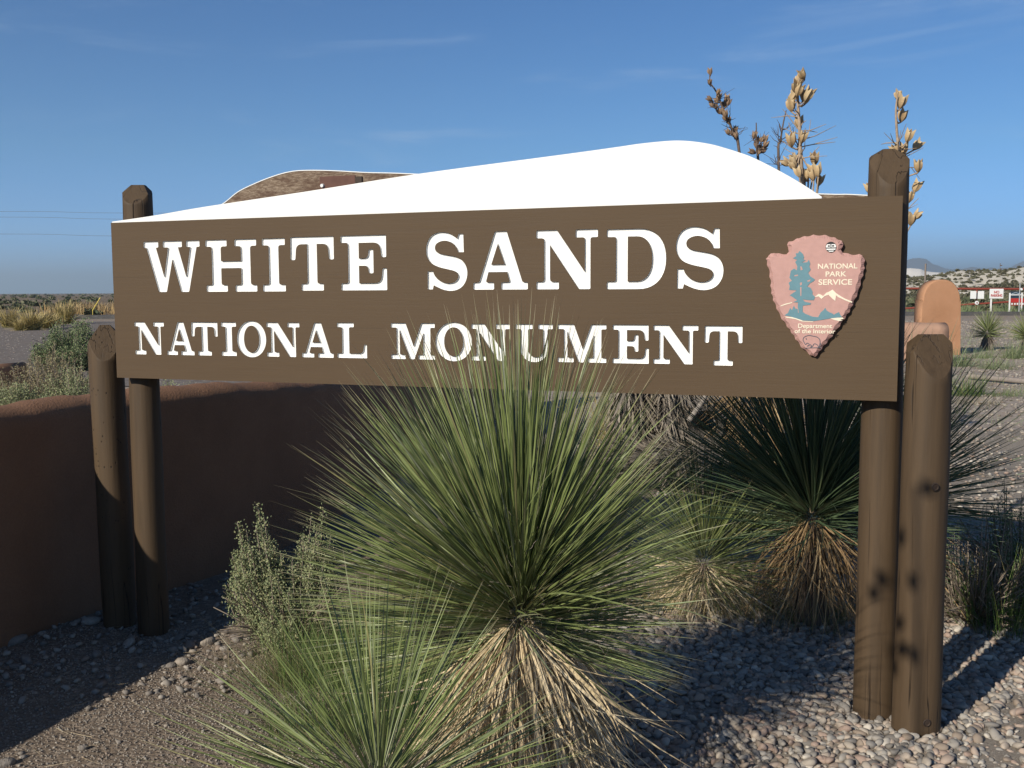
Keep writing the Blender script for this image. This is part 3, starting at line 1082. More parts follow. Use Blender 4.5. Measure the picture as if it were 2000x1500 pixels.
def frame_to(d, roll=0.):
    """columns X (gravity side), Y, Z = d"""
    d = np.array(d, float)
    d /= np.linalg.norm(d)
    g = np.array([0, 0, -1.]) - d * (-d[2])
    if np.linalg.norm(g) < .05:
        g = np.array([math.cos(roll * 9), math.sin(roll * 9), 0])
        g -= d * g.dot(d)
    g /= np.linalg.norm(g)
    y = np.cross(d, g)
    c, s = math.cos(roll), math.sin(roll)
    return np.stack([c * g + s * y, -s * g + c * y, d], 1)


BENDS = [-.03, .03, .08, .14, .22, .34, .5, .75]


class Protos:
    """leaf prototypes of one width, sharing mesh data"""

    def __init__(s, name, mat, wrel, segs=6):
        s.geo = [leaf_proto(b, wrel, segs) for b in BENDS]
        s.me = []
        for V, F, t in s.geo:
            m = np_mesh(name, V, F, True, t)
            m.materials.append(mat)
            s.me.append(m)


LP_GREEN = Protos('leaf', M_YUCCA, .0088)
LP_WIDE = Protos('leaf', M_YUCCA, .03, 3)
LP_BLUE = Protos('leaf', M_YUCCB, .0088)
LP_STRAW = Protos('dead_leaf', M_STRAW, .0115)
LP_TAN = Protos('dead_leaf', M_TAN, .013)
LP_GREYD = Protos('dead_leaf', M_GREYD, .055, 3)


def place_leaves(plant, name, protos, leaves, n_ind, mat):
    """leaves: list of (origin, dir, length, bend index, roll, width factor); the n_ind that show largest are objects, the rest one mass"""
    def score(L_):
        o, d, ln = L_[0], L_[1], L_[2]
        mid = np.array(o) + np.array(d) * ln * .6
        v = mid - np.array(CO)
        dist = np.linalg.norm(v)
        vis = 1.0 + .7 * (np.array(d).dot(-v / dist))
        app = np.linalg.norm(np.cross(d, v / dist)) * ln / dist
        return -app * max(vis, .25)
    order = sorted(leaves, key=score)
    loc = Vector(plant.location)
    for (o, d, ln, bi, roll, wf) in order[:n_ind]:
        A = frame_to(d, roll)
        M = Matrix.Identity(4)
        for i in range(3):
            M[i][0], M[i][1], M[i][2], M[i][3] = A[i, 0] * ln, A[i, 1] * ln * wf, A[i, 2] * ln, o[i] - loc[i]
        ob = bpy.data.objects.new(name, protos.me[bi])
        col.objects.link(ob)
        ob.parent = plant
        ob.matrix_basis = M
    rest = order[n_ind:]
    if rest:
        parts = []
        for bi in range(len(BENDS)):
            ms = []
            for (o, d, ln, b, roll, wf) in rest:
                if b == bi:
                    A = frame_to(d, roll) * np.array([ln, ln * wf, ln])
                    ms.append(np.concatenate([A, np.array(o).reshape(3, 1)], 1))
            if ms:
                V, F, t = protos.geo[bi]
                parts.append(batch(V, F, ms, t))
        V, F, t = merge(parts)
        me = np_mesh(name + '_mass', V - np.array(loc), F, True, t)
        ob = link('leaves' if name == 'leaf' else 'dead_leaves', me, plant, mat)
        ob.matrix_parent_inverse = Matrix.Identity(4)
        ob['kind'] = 'stuff'


def yucca_leaves(c, n, ln, th0, th1, seed, up_bias=1.0, droop=1.0, len_low=.75, core=.06, coreh=.22, az=None, lenj=.13, bare=None, short=0.):
    rs = np.random.default_rng(seed)
    out = []
    for i in range(n):
        k = (i + .5) / n
        th = th0 + (th1 - th0) * k ** up_bias + rs.normal(0, 4)
        ph = (i * 137.508 + rs.normal(0, 9)) % 360 if az is None else rs.uniform(*az)
        if bare and th > bare[0] + rs.normal(0, 7) and abs((ph - bare[1] + 180) % 360 - 180) < bare[2] + rs.normal(0, 8):
            continue                                       # side where the skirt shows
        st, ct = math.sin(R(th)), math.cos(R(th))
        d = np.array([st * math.cos(R(ph)), st * math.sin(R(ph)), ct])
        f = len_low + (1 - len_low) * max(0, math.cos(R(min(th, 100)) * .9))
        L_ = ln * f * (1 - lenj + 2 * lenj * rs.random()) * (1 - short * max(0, math.cos(R(ph))) * st)
        o = np.array(c) + np.array([core * st * math.cos(R(ph)), core * st * math.sin(R(ph)), coreh * (.5 - k)])
        b = abs(rs.normal(0, .075)) + droop * .12 * (th / 90) ** 2 * rs.random()
        if rs.random() < .04:
            b += .3
        bi = int(np.argmin([abs(b - x) for x in BENDS]))
        out.append((o, d, L_, bi, rs.normal(0, 1.1), rs.uniform(.5, 1.1)))
    return out


def yucca(name, x, y, zc, n, ln, label, green, gm, n_ind, dead=None, dm=None, n_dead=0, dead_len=.6, dead_ind=0, seed=1, th=(3, 104), bias=.72, trunk_r=.09, group=None, dead_th=(96, 140), len_low=.72, az=None, droop=1., bare=None, short=0.):
    g = float(gz(x, y))
    p = thing(name, (x, y, g), label, 'yucca', group)
    c = (x, y, g + zc)
    # trunk core
    V, F = tube([(x, y, g - .05), (x, y, g + zc * .5), (x, y, g + zc * .88)], [trunk_r * 1.1, trunk_r * .9, trunk_r * .25], 12)
    o = link('trunk', np_mesh('trunk', V - np.array([x, y, g]), F, True), p, M_STALKD)
    o.matrix_parent_inverse = Matrix.Identity(4)
    lv = yucca_leaves(c, n, ln, th[0], th[1], seed, bias, droop, len_low, az=az, bare=bare, short=short)
    place_leaves(p, 'leaf', green, lv, n_ind, gm)
    if n_dead:
        rs = np.random.default_rng(seed + 50)
        dl = []
        for i in range(n_dead):
            k = (i + rs.random()) / n_dead
            ph = i * 137.508 + rs.normal(0, 10)
            thd = dead_th[0] + (dead_th[1] - dead_th[0]) * rs.random() ** .8 + rs.normal(0, 5)
            st, ct = math.sin(R(thd)), math.cos(R(thd))
            d = np.array([st * math.cos(R(ph)), st * math.sin(R(ph)), ct])
            o = np.array(c) + np.array([.05 * math.cos(R(ph)), .05 * math.sin(R(ph)), -.03 - .55 * zc * k ** 1.6])
            b = .45 + .4 * rs.random() if thd < 136 else .05 + .2 * rs.random()
            bi = int(np.argmin([abs(b - q_) for q_ in BENDS]))
            room = (o[2] - g) / max(.25, -ct + b * .5)
            dl.append((o, d, min(dead_len * rs.uniform(.7, 1.15), room * 1.05), bi, rs.normal(0, .9), rs.uniform(.6, 1.1)))
        place_leaves(p, 'dead_leaf', dead, dl, dead_ind, dm)
    return p


main = yucca('yucca', .02, 3.22, .66, 2600, .86, 'large green yucca with pale straw skirt in front of the sign lettering', LP_GREEN, M_YUCCA, 300, LP_STRAW, M_STRAW, 1900, .60, 300, seed=11, th=(1, 108), bias=.66,
             dead_th=(112, 172), len_low=.68, bare=(72, 264, 72), short=.22)
front = yucca('yucca', -.335, 2.42, .41, 560, .49, 'green yucca clump cut off by the bottom of the picture', LP_GREEN, M_YUCCA, 300, LP_STRAW, M_STRAW, 90, .4, 60, seed=23, th=(2, 100), bias=.52, dead_th=(100, 140), len_low=1.22, short=.10)
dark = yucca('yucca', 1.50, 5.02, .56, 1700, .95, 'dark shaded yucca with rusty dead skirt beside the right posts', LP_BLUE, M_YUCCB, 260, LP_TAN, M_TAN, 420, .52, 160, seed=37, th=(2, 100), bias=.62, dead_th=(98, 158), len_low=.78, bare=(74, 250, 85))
small = yucca('yucca', 1.0, 5.22, .28, 760, .60, 'small yucca with yellow dead skirt left of the dark shaded yucca', LP_GREEN, M_YUCCA, 160, LP_STRAW, M_STRAW, 380, .5, 120, seed=41, th=(3, 98), bias=.66, dead_th=(92, 118), trunk_r=.05)
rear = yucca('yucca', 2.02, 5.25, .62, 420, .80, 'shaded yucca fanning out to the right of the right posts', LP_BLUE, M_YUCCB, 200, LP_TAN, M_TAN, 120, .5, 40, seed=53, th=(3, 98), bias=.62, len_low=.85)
for (px, py, s, lb, sd_) in ((1928, 684, 1.0, 'small distant yucca on a stubby trunk on the stony flat beside the orange pillar', 61), (2004, 690, 1.0, 'small distant yucca half cut off at the right edge of the picture', 67)):
    p = gnd(px, py)
    yucca('yucca', p.x, p.y, .50 * s, 300, .55 * s, lb, LP_WIDE, M_YUCCA, 0, LP_GREYD, M_GREYD, 200, .4, 0, seed=sd_, th=(3, 100), bias=.7, dead_th=(140, 172), trunk_r=.12)

rs = np.random.default_rng(404)
pth = []
cc = np.array([.02, 3.22, .64])
for i in range(330):
    d = rs.normal(0, 1, 3) * np.array([1, 1, .8]) + np.array([0, -.35, .25])
    d /= np.linalg.norm(d)
    a_ = cc + d * rs.uniform(.05, .42)
    P_ = [a_]
    v_ = rs.normal(0, 1, 3)
    for k in range(5):
        v_ = v_ / np.linalg.norm(v_) + rs.normal(0, .55, 3)
        P_.append(P_[-1] + v_ / np.linalg.norm(v_) * rs.uniform(.008, .02))
    pth.append((np.array(P_), .0007))
me = tubes_mesh('filaments', pth, 3)
me.transform(Matrix.Translation(-Vector(main.location)))
o = link('filaments', me, main, M_GREYD)
o.matrix_parent_inverse = Matrix.Identity(4)
o['kind'] = 'stuff'

# ------------------------------------------------------------------ dry flower stalks with pods
def pod_mesh(name, mat, nl=18, nz=8):
    """opened capsule: three split valves, six rounded lobes flaring like a tulip"""
    V, F, t = [], [], []
    for i in range(nz + 1):
        s = i / nz
        for k in range(nl):
            a = 2 * math.pi * k / nl
            lobe = .5 + .5 * math.cos(6 * a)
            valve = .5 + .5 * math.cos(3 * a)
            r = .06 + .27 * math.sin(.5 * math.pi * min(1, s / .5)) + .06 * max(0, s - .5)
            r *= 1 - (.16 + .26 * s) * (1 - lobe) - .22 * (1 - valve) * max(0, s - .4)
            z = s * (1 - (.10 * (1 - lobe) + .26 * (1 - valve)) * max(0, s - .45) / .55)
            V.append((r * math.cos(a), r * math.sin(a), z))
            t.append(s)
    for i in range(nz):
        for k in range(nl):
            F.append((i * nl + k, i * nl + (k + 1) % nl, (i + 1) * nl + (k + 1) % nl, (i + 1) * nl + k))
    b = len(V)
    for i in range(3):
        for k in range(nl):
            v = V[nz * nl + k]
            q_ = (.80, .5, .12)[i]
            V.append((v[0] * q_, v[1] * q_, v[2] * (.96, .72, .35)[i]))
            t.append(.0)
    for k in range(nl):
        F.append((nz * nl + k, nz * nl + (k + 1) % nl, b + (k + 1) % nl, b + k))
    for i in range(2):
        for k in range(nl):
            F.append((b + i * nl + k, b + i * nl + (k + 1) % nl, b + (i + 1) * nl + (k + 1) % nl, b + (i + 1) * nl + k))
    me = np_mesh(name, np.array(V), np.array(F), False, t)
    me.materials.append(mat)
    return me


POD = pod_mesh('seed_pod', M_POD)
PODD = pod_mesh('seed_pod', M_PODD)


def cpx(lst):
    return [(1300 + .3 * a, 100 + .3 * b) for a, b in lst]


def stalk(plant, path_px, Y, r, pods, size, me_pod, mat, seed, twigs=0, foot=None, dY=.12):
    rs = np.random.default_rng(seed)
    P = [np.array(at(px, py, Y)) for px, py in path_px]
    if foot is not None:
        P.append(np.array(foot))
    P = catmull(P, 5)
    n = len(P)
    paths = [(P, np.linspace(r * .5, r * 1.5, n))]
    podl = []
    for (px, py) in pods:
        c = np.array(at(px, py, Y + rs.uniform(-dY, dY) * .6))
        j = int(np.argmin(np.linalg.norm(P - c, axis=1)))
        j = min(n - 1, j + 2)
        a = P[j]
        d = c - a
        dn = d / (np.linalg.norm(d) + 1e-6)
        up = np.array([0, 0, 1.]) + .6 * dn + rs.normal(0, .28, 3)
        up /= np.linalg.norm(up)
        base = c - up * size * .5
        mid = (a + base) / 2 + np.array([0, 0, -.01])
        paths.append((np.array([a, mid, base]), [r * .5, r * .42, r * .5]))
        podl.append((base, up))
    for k in range(twigs):
        j = rs.integers(n // 3, n - 2)
        d = rs.normal(0, 1, 3)
        d[2] = abs(d[2]) * .8
        d /= np.linalg.norm(d)
        ln = rs.uniform(.05, .16)
        a = P[j]
        m_ = a + d * ln * .5
        e = m_ + (d + rs.normal(0, .35, 3)) * ln * .5
        paths.append((np.array([a, m_, e]), [r * .38, r * .28, r * .14]))
        if rs.random() < .6:
            e2 = m_ + (d + rs.normal(0, .7, 3)) * ln * .4
            paths.append((np.array([m_, e2]), [r * .25, r * .12]))
    me = tubes_mesh('flower_stalk', paths, 6)
    loc = Vector(plant.location)
    me.transform(Matrix.Translation(-loc))
    st = link('flower_stalk', me, plant, mat)
    st.matrix_parent_inverse = Matrix.Identity(4)
    for base, up in podl:
        q_ = Vector(up).to_track_quat('Z', 'Y').to_matrix().to_4x4()
        s = size * rs.uniform(.85, 1.15)
        ob = bpy.data.objects.new('seed_pod', me_pod)
        col.objects.link(ob)
        ob.parent = st
        ob.matrix_basis = Matrix.Translation(Vector(base) - loc) @ q_ @ Matrix.Rotation(rs.uniform(0, 6.28), 4, 'Z') @ Matrix.Diagonal((s, s, s, 1))
    return st


stalk(dark, cpx([(888, 120), (862, 230), (862, 350), (872, 480), (875, 580), (876, 700), (885, 850)]), 5.05, .0085,
      cpx([(885, 145), (852, 235), (830, 295), (905, 280), (918, 300), (870, 250), (845, 270), (930, 285), (868, 190), (878, 165), (815, 350), (868, 460), (818, 578), (898, 555), (775, 720), (845, 710), (825, 735), (970, 700), (920, 785), (985, 775), (950, 765), (1005, 835), (860, 780), (905, 810), (955, 800), (830, 700)]),
      .068, POD, M_STALK, 3, 30, (1.5, 5.02, .55))
stalk(rear, cpx([(1512, 265), (1500, 380), (1504, 500), (1513, 620), (1512, 760), (1505, 900), (1495, 1100), (1490, 1300)]), 5.2, .0085,
      cpx([(1512, 282), (1535, 330), (1540, 420), (1585, 550), (1640, 610), (1545, 640), (1490, 640), (1645, 745), (1635, 880), (1595, 940), (1645, 1060), (1600, 1090), (1375, 700), (1325, 890)]),
      .070, POD, M_STALK, 4, 26, (1.93, 5.25, .5))
pb = at(1490, 800, 8.6)
far1 = yucca('yucca', pb.x, 8.6, .95, 260, .6, 'yucca behind the dune cutout with two thin stalks of small dark pods', LP_GREEN, M_YUCCA, 0, LP_TAN, M_TAN, 320, .8, 60, seed=71, th=(3, 90), trunk_r=.16, dead_th=(120, 165))
stalk(far1, cpx([(288, 120), (290, 200), (318, 245), (345, 290), (362, 345), (388, 405), (412, 455), (432, 510), (455, 570), (478, 645)]), 8.6, .0085,
      cpx([(288, 132), (288, 198), (345, 262), (345, 300), (285, 310), (300, 345), (325, 355), (400, 305), (412, 330), (385, 345), (365, 385), (352, 392), (390, 410), (385, 435), (410, 450), (455, 508), (405, 523), (432, 530), (455, 545), (330, 320)]),
      .066, PODD, M_STALKD, 5, 26, (pb.x, 8.6, 1.0), .15)
stalk(far1, cpx([(590, 465), (592, 560), (597, 640), (602, 700)]), 8.6, .0085,
      cpx([(578, 548), (600, 575), (630, 572), (648, 572), (590, 600), (652, 610), (565, 655), (640, 645), (608, 655), (617, 632), (655, 600)]), .066, PODD, M_STALKD, 6, 8, (pb.x + .1, 8.6, 1.0), .15)
stalk(far1, cpx([(785, 385), (766, 470), (748, 590), (736, 745)]), 8.6, .009, [], .05, PODD, M_STALKD, 8, 34, (pb.x + .2, 8.6, 1.0))

# the stalk standing left of the photographer, known by its shadow on the right posts
sx0, sy0 = -1.54, .29
nearp = yucca('yucca', sx0, sy0, .3, 160, .5, 'yucca with a tall pod stalk, left of the sign, dotting the right posts with shadow', LP_GREEN, M_YUCCA, 0, seed=83, th=(3, 80))
rs = np.random.default_rng(9)
PP = [np.array([sx0 + .02 * k, sy0 - .01 * k, 3.25 - .5 * k]) for k in range(6)] + [np.array([sx0, sy0, .3])]
paths = [(catmull(PP, 4), .009)]
me = tubes_mesh('flower_stalk', paths, 6)
me.transform(Matrix.Translation(-Vector(nearp.location)))
st = link('flower_stalk', me, nearp, M_STALK)
st.matrix_parent_inverse = Matrix.Identity(4)
for (dx, z) in ((.03, 3.22), (-.05, 3.02), (-.14, 2.86), (-.17, 2.80), (.0, 2.86), (-.06, 2.70), (-.04, 2.60), (-.10, 2.60), (-.06, 2.52), (.02, 2.58)):
    ob = bpy.data.objects.new('seed_pod', POD)
    col.objects.link(ob)
    ob.parent = st
    ob.matrix_basis = Matrix.Translation(Vector((sx0 + dx * .75, sy0 - dx * .66, z)) - Vector(nearp.location)) @ Matrix.Rotation(rs.uniform(-.5, .5), 4, 'X') @ Matrix.Diagonal((.075, .075, .075, 1))


# ------------------------------------------------------------------ shrubs and grass
def blade_proto(segs=4, bend=.25, w=.012):
    V, t = [], []
    for i in range(segs + 1):
        s = i / segs
        ww = w * .5 * (1 - s ** 2) + .0006
        x = bend * s * s
        V += [(x, -ww, s), (x, ww, s)]
        t += [s, s]
    F = [(2 * i, 2 * i + 1, 2 * i + 3, 2 * i + 2) for i in range(segs)]
    return np.array(V), np.array(F), np.array(t)


BLADES = [blade_proto(4, b) for b in (.05, .2, .4, .65)]


def tuft(n, r, h, seed, lean=.5, base=(0, 0), wid=1., clump=None):
    """V,F,t of a grass tuft around base (local to the ground there)"""
    rs = np.random.default_rng(seed)
    parts = []
    for k, (V, F, t) in enumerate(BLADES):
        m = n // 4
        ms = []
        for i in range(m):
            a = rs.uniform(0, 6.283)
            rr = r * math.sqrt(rs.random())
            x, y = base[0] + rr * math.cos(a), base[1] + rr * math.sin(a)
            th = abs(rs.normal(0, lean)) * (.3 + rr / r)
            b = a + rs.normal(0, .8)
            d = np.array([math.sin(th) * math.cos(b), math.sin(th) * math.sin(b), math.cos(th)])
            hh = h * rs.uniform(.45, 1.1)
            A = frame_to(d, rs.normal(0, .5)) * np.array([hh, hh * wid, hh])
            ms.append(np.concatenate([A, np.array([[x], [y], [float(gz(x, y)) - .01]])], 1))
        if ms:
            parts.append(batch(V, F, ms, t))
    return merge(parts)


def grass_thing(name, tufts, mat, label, cat='grass', group=None):
    V, F, t = merge(tufts)
    c = V.mean(0)
    c[2] = float(gz(c[0], c[1]))
    me = np_mesh(name, V - c, F, True, t)
    o = link(name, me, None, mat)
    o.location = c
    return tag(o, label, cat, group)


def shrub(name, x, y, rx, h, label, leafm, nst=60, nleaf=3000, lsize=.016, seed=1, twigs=40, group=None, z0=None, lobes=None):
    """shrub: many upright sprigs (stems) each lined with small leaves"""
    rs = np.random.default_rng(seed)
    g = float(gz(x, y)) if z0 is None else z0
    p = thing(name, (x, y, g), label, 'shrub', group)
    paths, lf = [], []
    per = max(1, nleaf // nst)
    for i in range(nst):
        a = rs.uniform(0, 6.283)
        rr = math.sqrt(rs.random())
        lump = .72 + .28 * math.sin(a * 2 + seed) * math.sin(a * 3 + 2 * seed)
        ex = np.array([rx * rr * math.cos(a), rx * rr * math.sin(a) * .85, h * (1 - .50 * rr ** 2.2) * lump * rs.uniform(.72, 1.1)])
        if lobes:
            lb_ = lobes[int(rs.choice(len(lobes), p=[l_[4] for l_ in lobes]))]
            ex = np.array([lb_[0] + lb_[2] * rr * math.cos(a), lb_[1] + lb_[2] * rr * math.sin(a), lb_[3] * (1 - .55 * rr ** 2) * rs.uniform(.7, 1.1)])
        b0 = np.array([.12 * rx * math.cos(a), .12 * rx * math.sin(a), 0])
        m1 = b0 * .4 + ex * .5 + np.array([ex[0] * .18, ex[1] * .18, -.05 * h])
        P = catmull([b0, m1, ex], 5)
        paths.append((P, np.linspace(.004, .0015, len(P)) * max(1, h / .6)))
        for k in range(per):
            s = .30 + .70 * rs.random() ** .75
            j = s * (len(P) - 1)
            q0 = P[int(j)]
            q1 = P[min(int(j) + 1, len(P) - 1)]
            c = q0 + (q1 - q0) * (j - int(j))
            spr = lsize * (3.2 * (1.15 - s) + .45)
            c = c + rs.normal(0, spr, 3)
            lf.append((c, s))
    for i in range(twigs):
        a = rs.uniform(0, 6.283)
        e = np.array([rx * 1.1 * math.cos(a), rx * 1.1 * math.sin(a), h * rs.uniform(.05, .55)])
        m1 = e * .5 + rs.normal(0, .06 * rx, 3)
        m1[2] = abs(m1[2]) + .02
        paths.append((catmull([np.zeros(3), m1, e * rs.uniform(.7, 1.1)], 4), .0022 * max(1, h / .6)))
    o = link('stems', tubes_mesh('stems', paths, 4), p, M_TWIG)
    o.matrix_parent_inverse = Matrix.Identity(4)
    # leaves: small folded diamonds
    PV = np.array([(0, 0, 0), (.10, -.32, .5), (0, 0, 1.), (.10, .32, .5)])
    PF = np.array([(0, 1, 2, 3)])
    ms = []
    for c, s in lf:
        d = rs.normal(0, .6, 3) + np.array([0, 0, .75])
        A = frame_to(d, rs.uniform(0, 6.28)) * (lsize * rs.uniform(.7, 1.4))
        ms.append(np.concatenate([A, c.reshape(3, 1)], 1))
    V, F, t = batch(PV, PF, ms, np.array([0, .4, .9, .4]))
    o = link('foliage', np_mesh('foliage', V, F, False, t), p, leafm)
    o.matrix_parent_inverse = Matrix.Identity(4)
    return p


sb = gnd(555, 1255)
shrub('saltbush', sb.x + .02, sb.y + .05, .30, .70, 'pale grey green saltbush in front of the shaded adobe wall', M_SAGE, 150, 34000, .0105, 5, 130, lobes=[(-.17, 0, .15, .66, .42), (-.02, -.06, .13, .50, .22), (.13, .05, .12, .66, .28), (.02, -.15, .2, .34, .08)])
# grasses at the foot of the big yucca
gp = gnd(660, 1290)
grass_thing('grass_clump', [tuft(520, .16, .34, 3, .45, (gp.x + .12, gp.y + .05), .55), tuft(320, .14, .26, 4, .6, (gp.x - .12, gp.y - .15), .5), tuft(240, .12, .22, 5, .6, (gp.x + .32, gp.y - .3), .5)], M_GRASS,
            'fine green grass clump between the saltbush and the big yucca')
gp = gnd(480, 1275)
for (px, py, n_, r_g, h_g, m_g, lb_g) in ((600, 1320, 620, .17, .30, M_GRASS, 'green grass clump in front of the saltbush, nearest the dirt'), (715, 1345, 560, .16, .34, M_GRASS, 'green grass clump at the left foot of the big yucca skirt'),
                                          (630, 1425, 640, .20, .30, M_GRASS, 'green grass clump left of the front yucca, on the bare dirt'),
                                          (780, 1400, 520, .18, .32, M_GRASS, 'green grass clump between the front yucca and the straw skirt'),
                                          (520, 1325, 360, .16, .20, M_DRYB, 'brownish dry grass clump at the lower left of the saltbush')):
    gp2 = gnd(px, py)
    grass_thing('grass_clump', [tuft(n_, r_g, h_g, px, .5, (gp2.x, gp2.y), .5), tuft(n_ // 2, r_g * .8, h_g * .8, px + 1, .7, (gp2.x + .13, gp2.y + .06), .5)], m_g, lb_g)
grass_thing('dry_grass', [tuft(200, .16, .17, 6, .9, (gp.x, gp.y), .5), tuft(160, .14, .14, 7, .9, (gp.x + .16, gp.y - .14), .5)], M_DRYB, 'sparse dry grass at the foot of the saltbush')
gp = gnd(1965, 1235)
grass_thing('grass_clump', [tuft(460, .20, .50, 8, .4, (gp.x + .05, gp.y + .1), .5), tuft(260, .2, .4, 9, .5, (gp.x + .3, gp.y + .15), .5)], M_GRASS, 'dark green grass clump in the sign shadow at the right edge')
gp = gnd(1600, 1215)
grass_thing('grass_clump', [tuft(360, .20, .22, 10, .5, (gp.x, gp.y), .5), tuft(300, .2, .2, 12, .5, (gp.x - .28, gp.y + .05), .5)], M_GRASS, 'low shaded grass clump around the foot of the dark yucca')
gp = gnd(1330, 1195)
grass_thing('grass_clump', [tuft(420, .22, .24, 13, .6, (gp.x, gp.y), .5), tuft(300, .18, .2, 14, .6, (gp.x + .30, gp.y - .03), .5), tuft(260, .16, .22, 15, .6, (gp.x - .2, gp.y + .12), .5)], M_GOLD, 'low yellowish grass clump under the small yucca')
ds = gnd(1880, 1200)
shrub('dry_shrub', ds.x + .03, ds.y - .04, .27, .70, 'leafless grey dry shrub just right of the short right post', M_GREYD, 110, 1500, .012, 8, 260)
shrub('dry_shrub', ds.x + .36, ds.y + .05, .30, .86, 'tall grey green shrub at the right edge in the sign shadow', M_SAGE2, 150, 12000, .012, 18, 200)
# stray weeds in the pebbles at the bottom
for i, (px, py, hpx, lb) in enumerate(((1290, 1498, 60, 'thin dry weed stem in the shaded pebbles near the bottom edge'), (1440, 1345, 40, 'tiny green weed among the sunlit pebbles'), (1905, 1215, 0, ''))):
    if hpx:
        p = gnd(px, py)
        grass_thing('weed', [tuft(24, .03, hpx * p.y / 1991, 20 + i, .35, (p.x, p.y), .35)], M_SAGE2 if i else M_TWIG, lb, 'weed')

# bushes beyond the left wall
BUSH = [(145, 735, 22, 105, 112, M_SAGE2, 'rounded bright green bush standing nearest the short left post'), (80, 815, 14, 150, 132, M_DRYB, 'brownish half dry bush in the middle beyond the left wall'),
        (30, 830, 12.5, 130, 92, M_SAGE, 'pale grey green bush at the left edge just over the wall'), (155, 830, 12.5, 100, 118, M_SAGE, 'pale green sprig bush directly left of the short left post'),
        (365, 815, 13, 150, 68, M_SAGE, 'grey green bush peeping over the wall below the sign board')]
for i, (px, pby, Y, wpx, hpx, m, lb) in enumerate(BUSH):
    p = at(px, pby, Y)
    shrub('bush', p.x, p.y, wpx / 2 * Y / 1991 * 1.5, (569 + 1.66 * 1991 / Y - (pby - hpx if False else (pby - 569) and 0)) and 0 or max(.3, 1.22 * (1.66 - ((pby - hpx) - 570) * Y / 1991)), lb, m, 230, 26000, .019 * Y / 13, 30 + i, 40)

# ------------------------------------------------------------------ dead yucca trunks behind the sign
t = NT('shaggy_core')
nn = t.noise(t.coord('Object', (18, 18, 18)), 1, 6, .75, 1.)
t.bump(nn, 1., .05)
M_CORE = t.out(t.ramp(nn, [(.35, (.05, .042, .035)), (.5, (.17, .15, .13)), (.65, (.30, .27, .235))]), .95, .1)


def dead_trunk(label, a, b, r, seed, mat, n=800, ln=.22, hollow=False):
    rs = np.random.default_rng(seed)
    a, b = np.array(a, float), np.array(b, float)
    t_ = thing('dead_yucca_trunk', tuple(a), label, 'dead trunk')
    ax = b - a
    Ln = np.linalg.norm(ax)
    ax /= Ln
    P = [a + ax * Ln * k / 6 for k in range(7)]
    V, F = tube(P, r * .8, 14)
    if hollow:
        nV = len(V)
        V2, F2 = tube([b, b - ax * .12, b - ax * .3], [r * .8, r * .42, r * .3], 14)
        V = np.concatenate([V, V2])
        F = np.concatenate([F, F2 + nV])
    o = link('core', np_mesh('core', V - a, F, True), t_, M_CORE)
    o.matrix_parent_inverse = Matrix.Identity(4)
    lv = []
    for i in range(n):
        s = rs.random() ** .9
        rad = rs.normal(0, 1, 3)
        rad -= ax * rad.dot(ax)
        rad /= np.linalg.norm(rad)
        d = -ax * .8 + rad * rs.uniform(.25, .8) + rs.normal(0, .22, 3)
        o_ = a + ax * Ln * s + rad * r * rs.uniform(.55, .85)
        lv.append((o_, d / np.linalg.norm(d), ln * rs.uniform(.5, 1.3), int(rs.integers(0, 7)), rs.normal(0, 1), rs.uniform(.8, 1.6)))
    pr = LP_GREYD if mat is M_GREYD else LP_TAN
    place_leaves(t_, 'dead_leaf', pr, lv, 40, mat)
    return t_


def P3(px, py, Y):
    p = at(px, py, Y)
    return (p.x, p.y, p.z)


dead_trunk('shaggy grey dead yucca trunk, leftmost of the group under the board', P3(1235, 925, 8.9), P3(1230, 720, 8.9), .22, 1, M_GREYD)
dead_trunk('upright shaggy grey dead trunk beside the hollow log', P3(1318, 930, 8.8), P3(1312, 730, 8.8), .16, 2, M_GREYD)
dead_trunk('hollow ended grey log pointing at the viewer among the dead trunks', (at(1420, 850, 9.6).x, 9.6, .5), P3(1378, 836, 8.55), .19, 3, M_GREYD, 650, .16, True)
dead_trunk('rusty orange dead leaf skirt on a trunk beside the dark yucca', P3(1470, 925, 8.7), P3(1475, 700, 8.7), .24, 4, M_TAN, 700, .42)
dead_trunk('low heap of grey dead yucca trunk lying in front of the group', P3(1180, 905, 8.4), P3(1420, 890, 8.3), .13, 5, M_GREYD, 800, .2)
V, F = tube([P3(1392, 745, 8.4), P3(1372, 785, 8.4), P3(1345, 822, 8.4)], [.012, .02, .024], 8)
o = link('branch', np_mesh('branch', V, F, True), None, plain('bleached_branch', (.27, .235, .20), .8))
tag(o, 'bleached bare branch leaning across the dead trunks under the board', 'branch')
# straw coloured dry tuft above the trunks
p = at(1240, 905, 9.3)
grass_thing('dry_grass', [tuft(500, .35, 1.15, 31, .22, (p.x, 9.4), .4)], M_GOLD, 'tall straw yellow dry grass behind the leftmost dead trunk')

# ------------------------------------------------------------------ stones and pebbles
def rock_proto(seed, sub=2, flat=.6):
    bm = bmesh.new()
    bmesh.ops.create_icosphere(bm, subdivisions=sub, radius=1)
    rs = np.random.default_rng(seed)
    ax = rs.normal(0, 1, (9, 3))
    ax /= np.linalg.norm(ax, axis=1)[:, None]
    am = rs.uniform(.08, .50, 9)
    for v in bm.verts:
        p = np.array(v.co)
        k = 1.
        for a, m_ in zip(ax, am):
            k -= m_ * max(0, p.dot(a) - .45)
            k += .02 * math.sin(5 * p.dot(a) + seed)
        v.co = Vector(p * k * np.array([1, rs_y[seed % 8], flat]))
    V = np.array([v.co[:] for v in bm.verts])
    F = np.array([[l.index for l in f.verts] for f in bm.faces])
    bm.free()
    return V, F


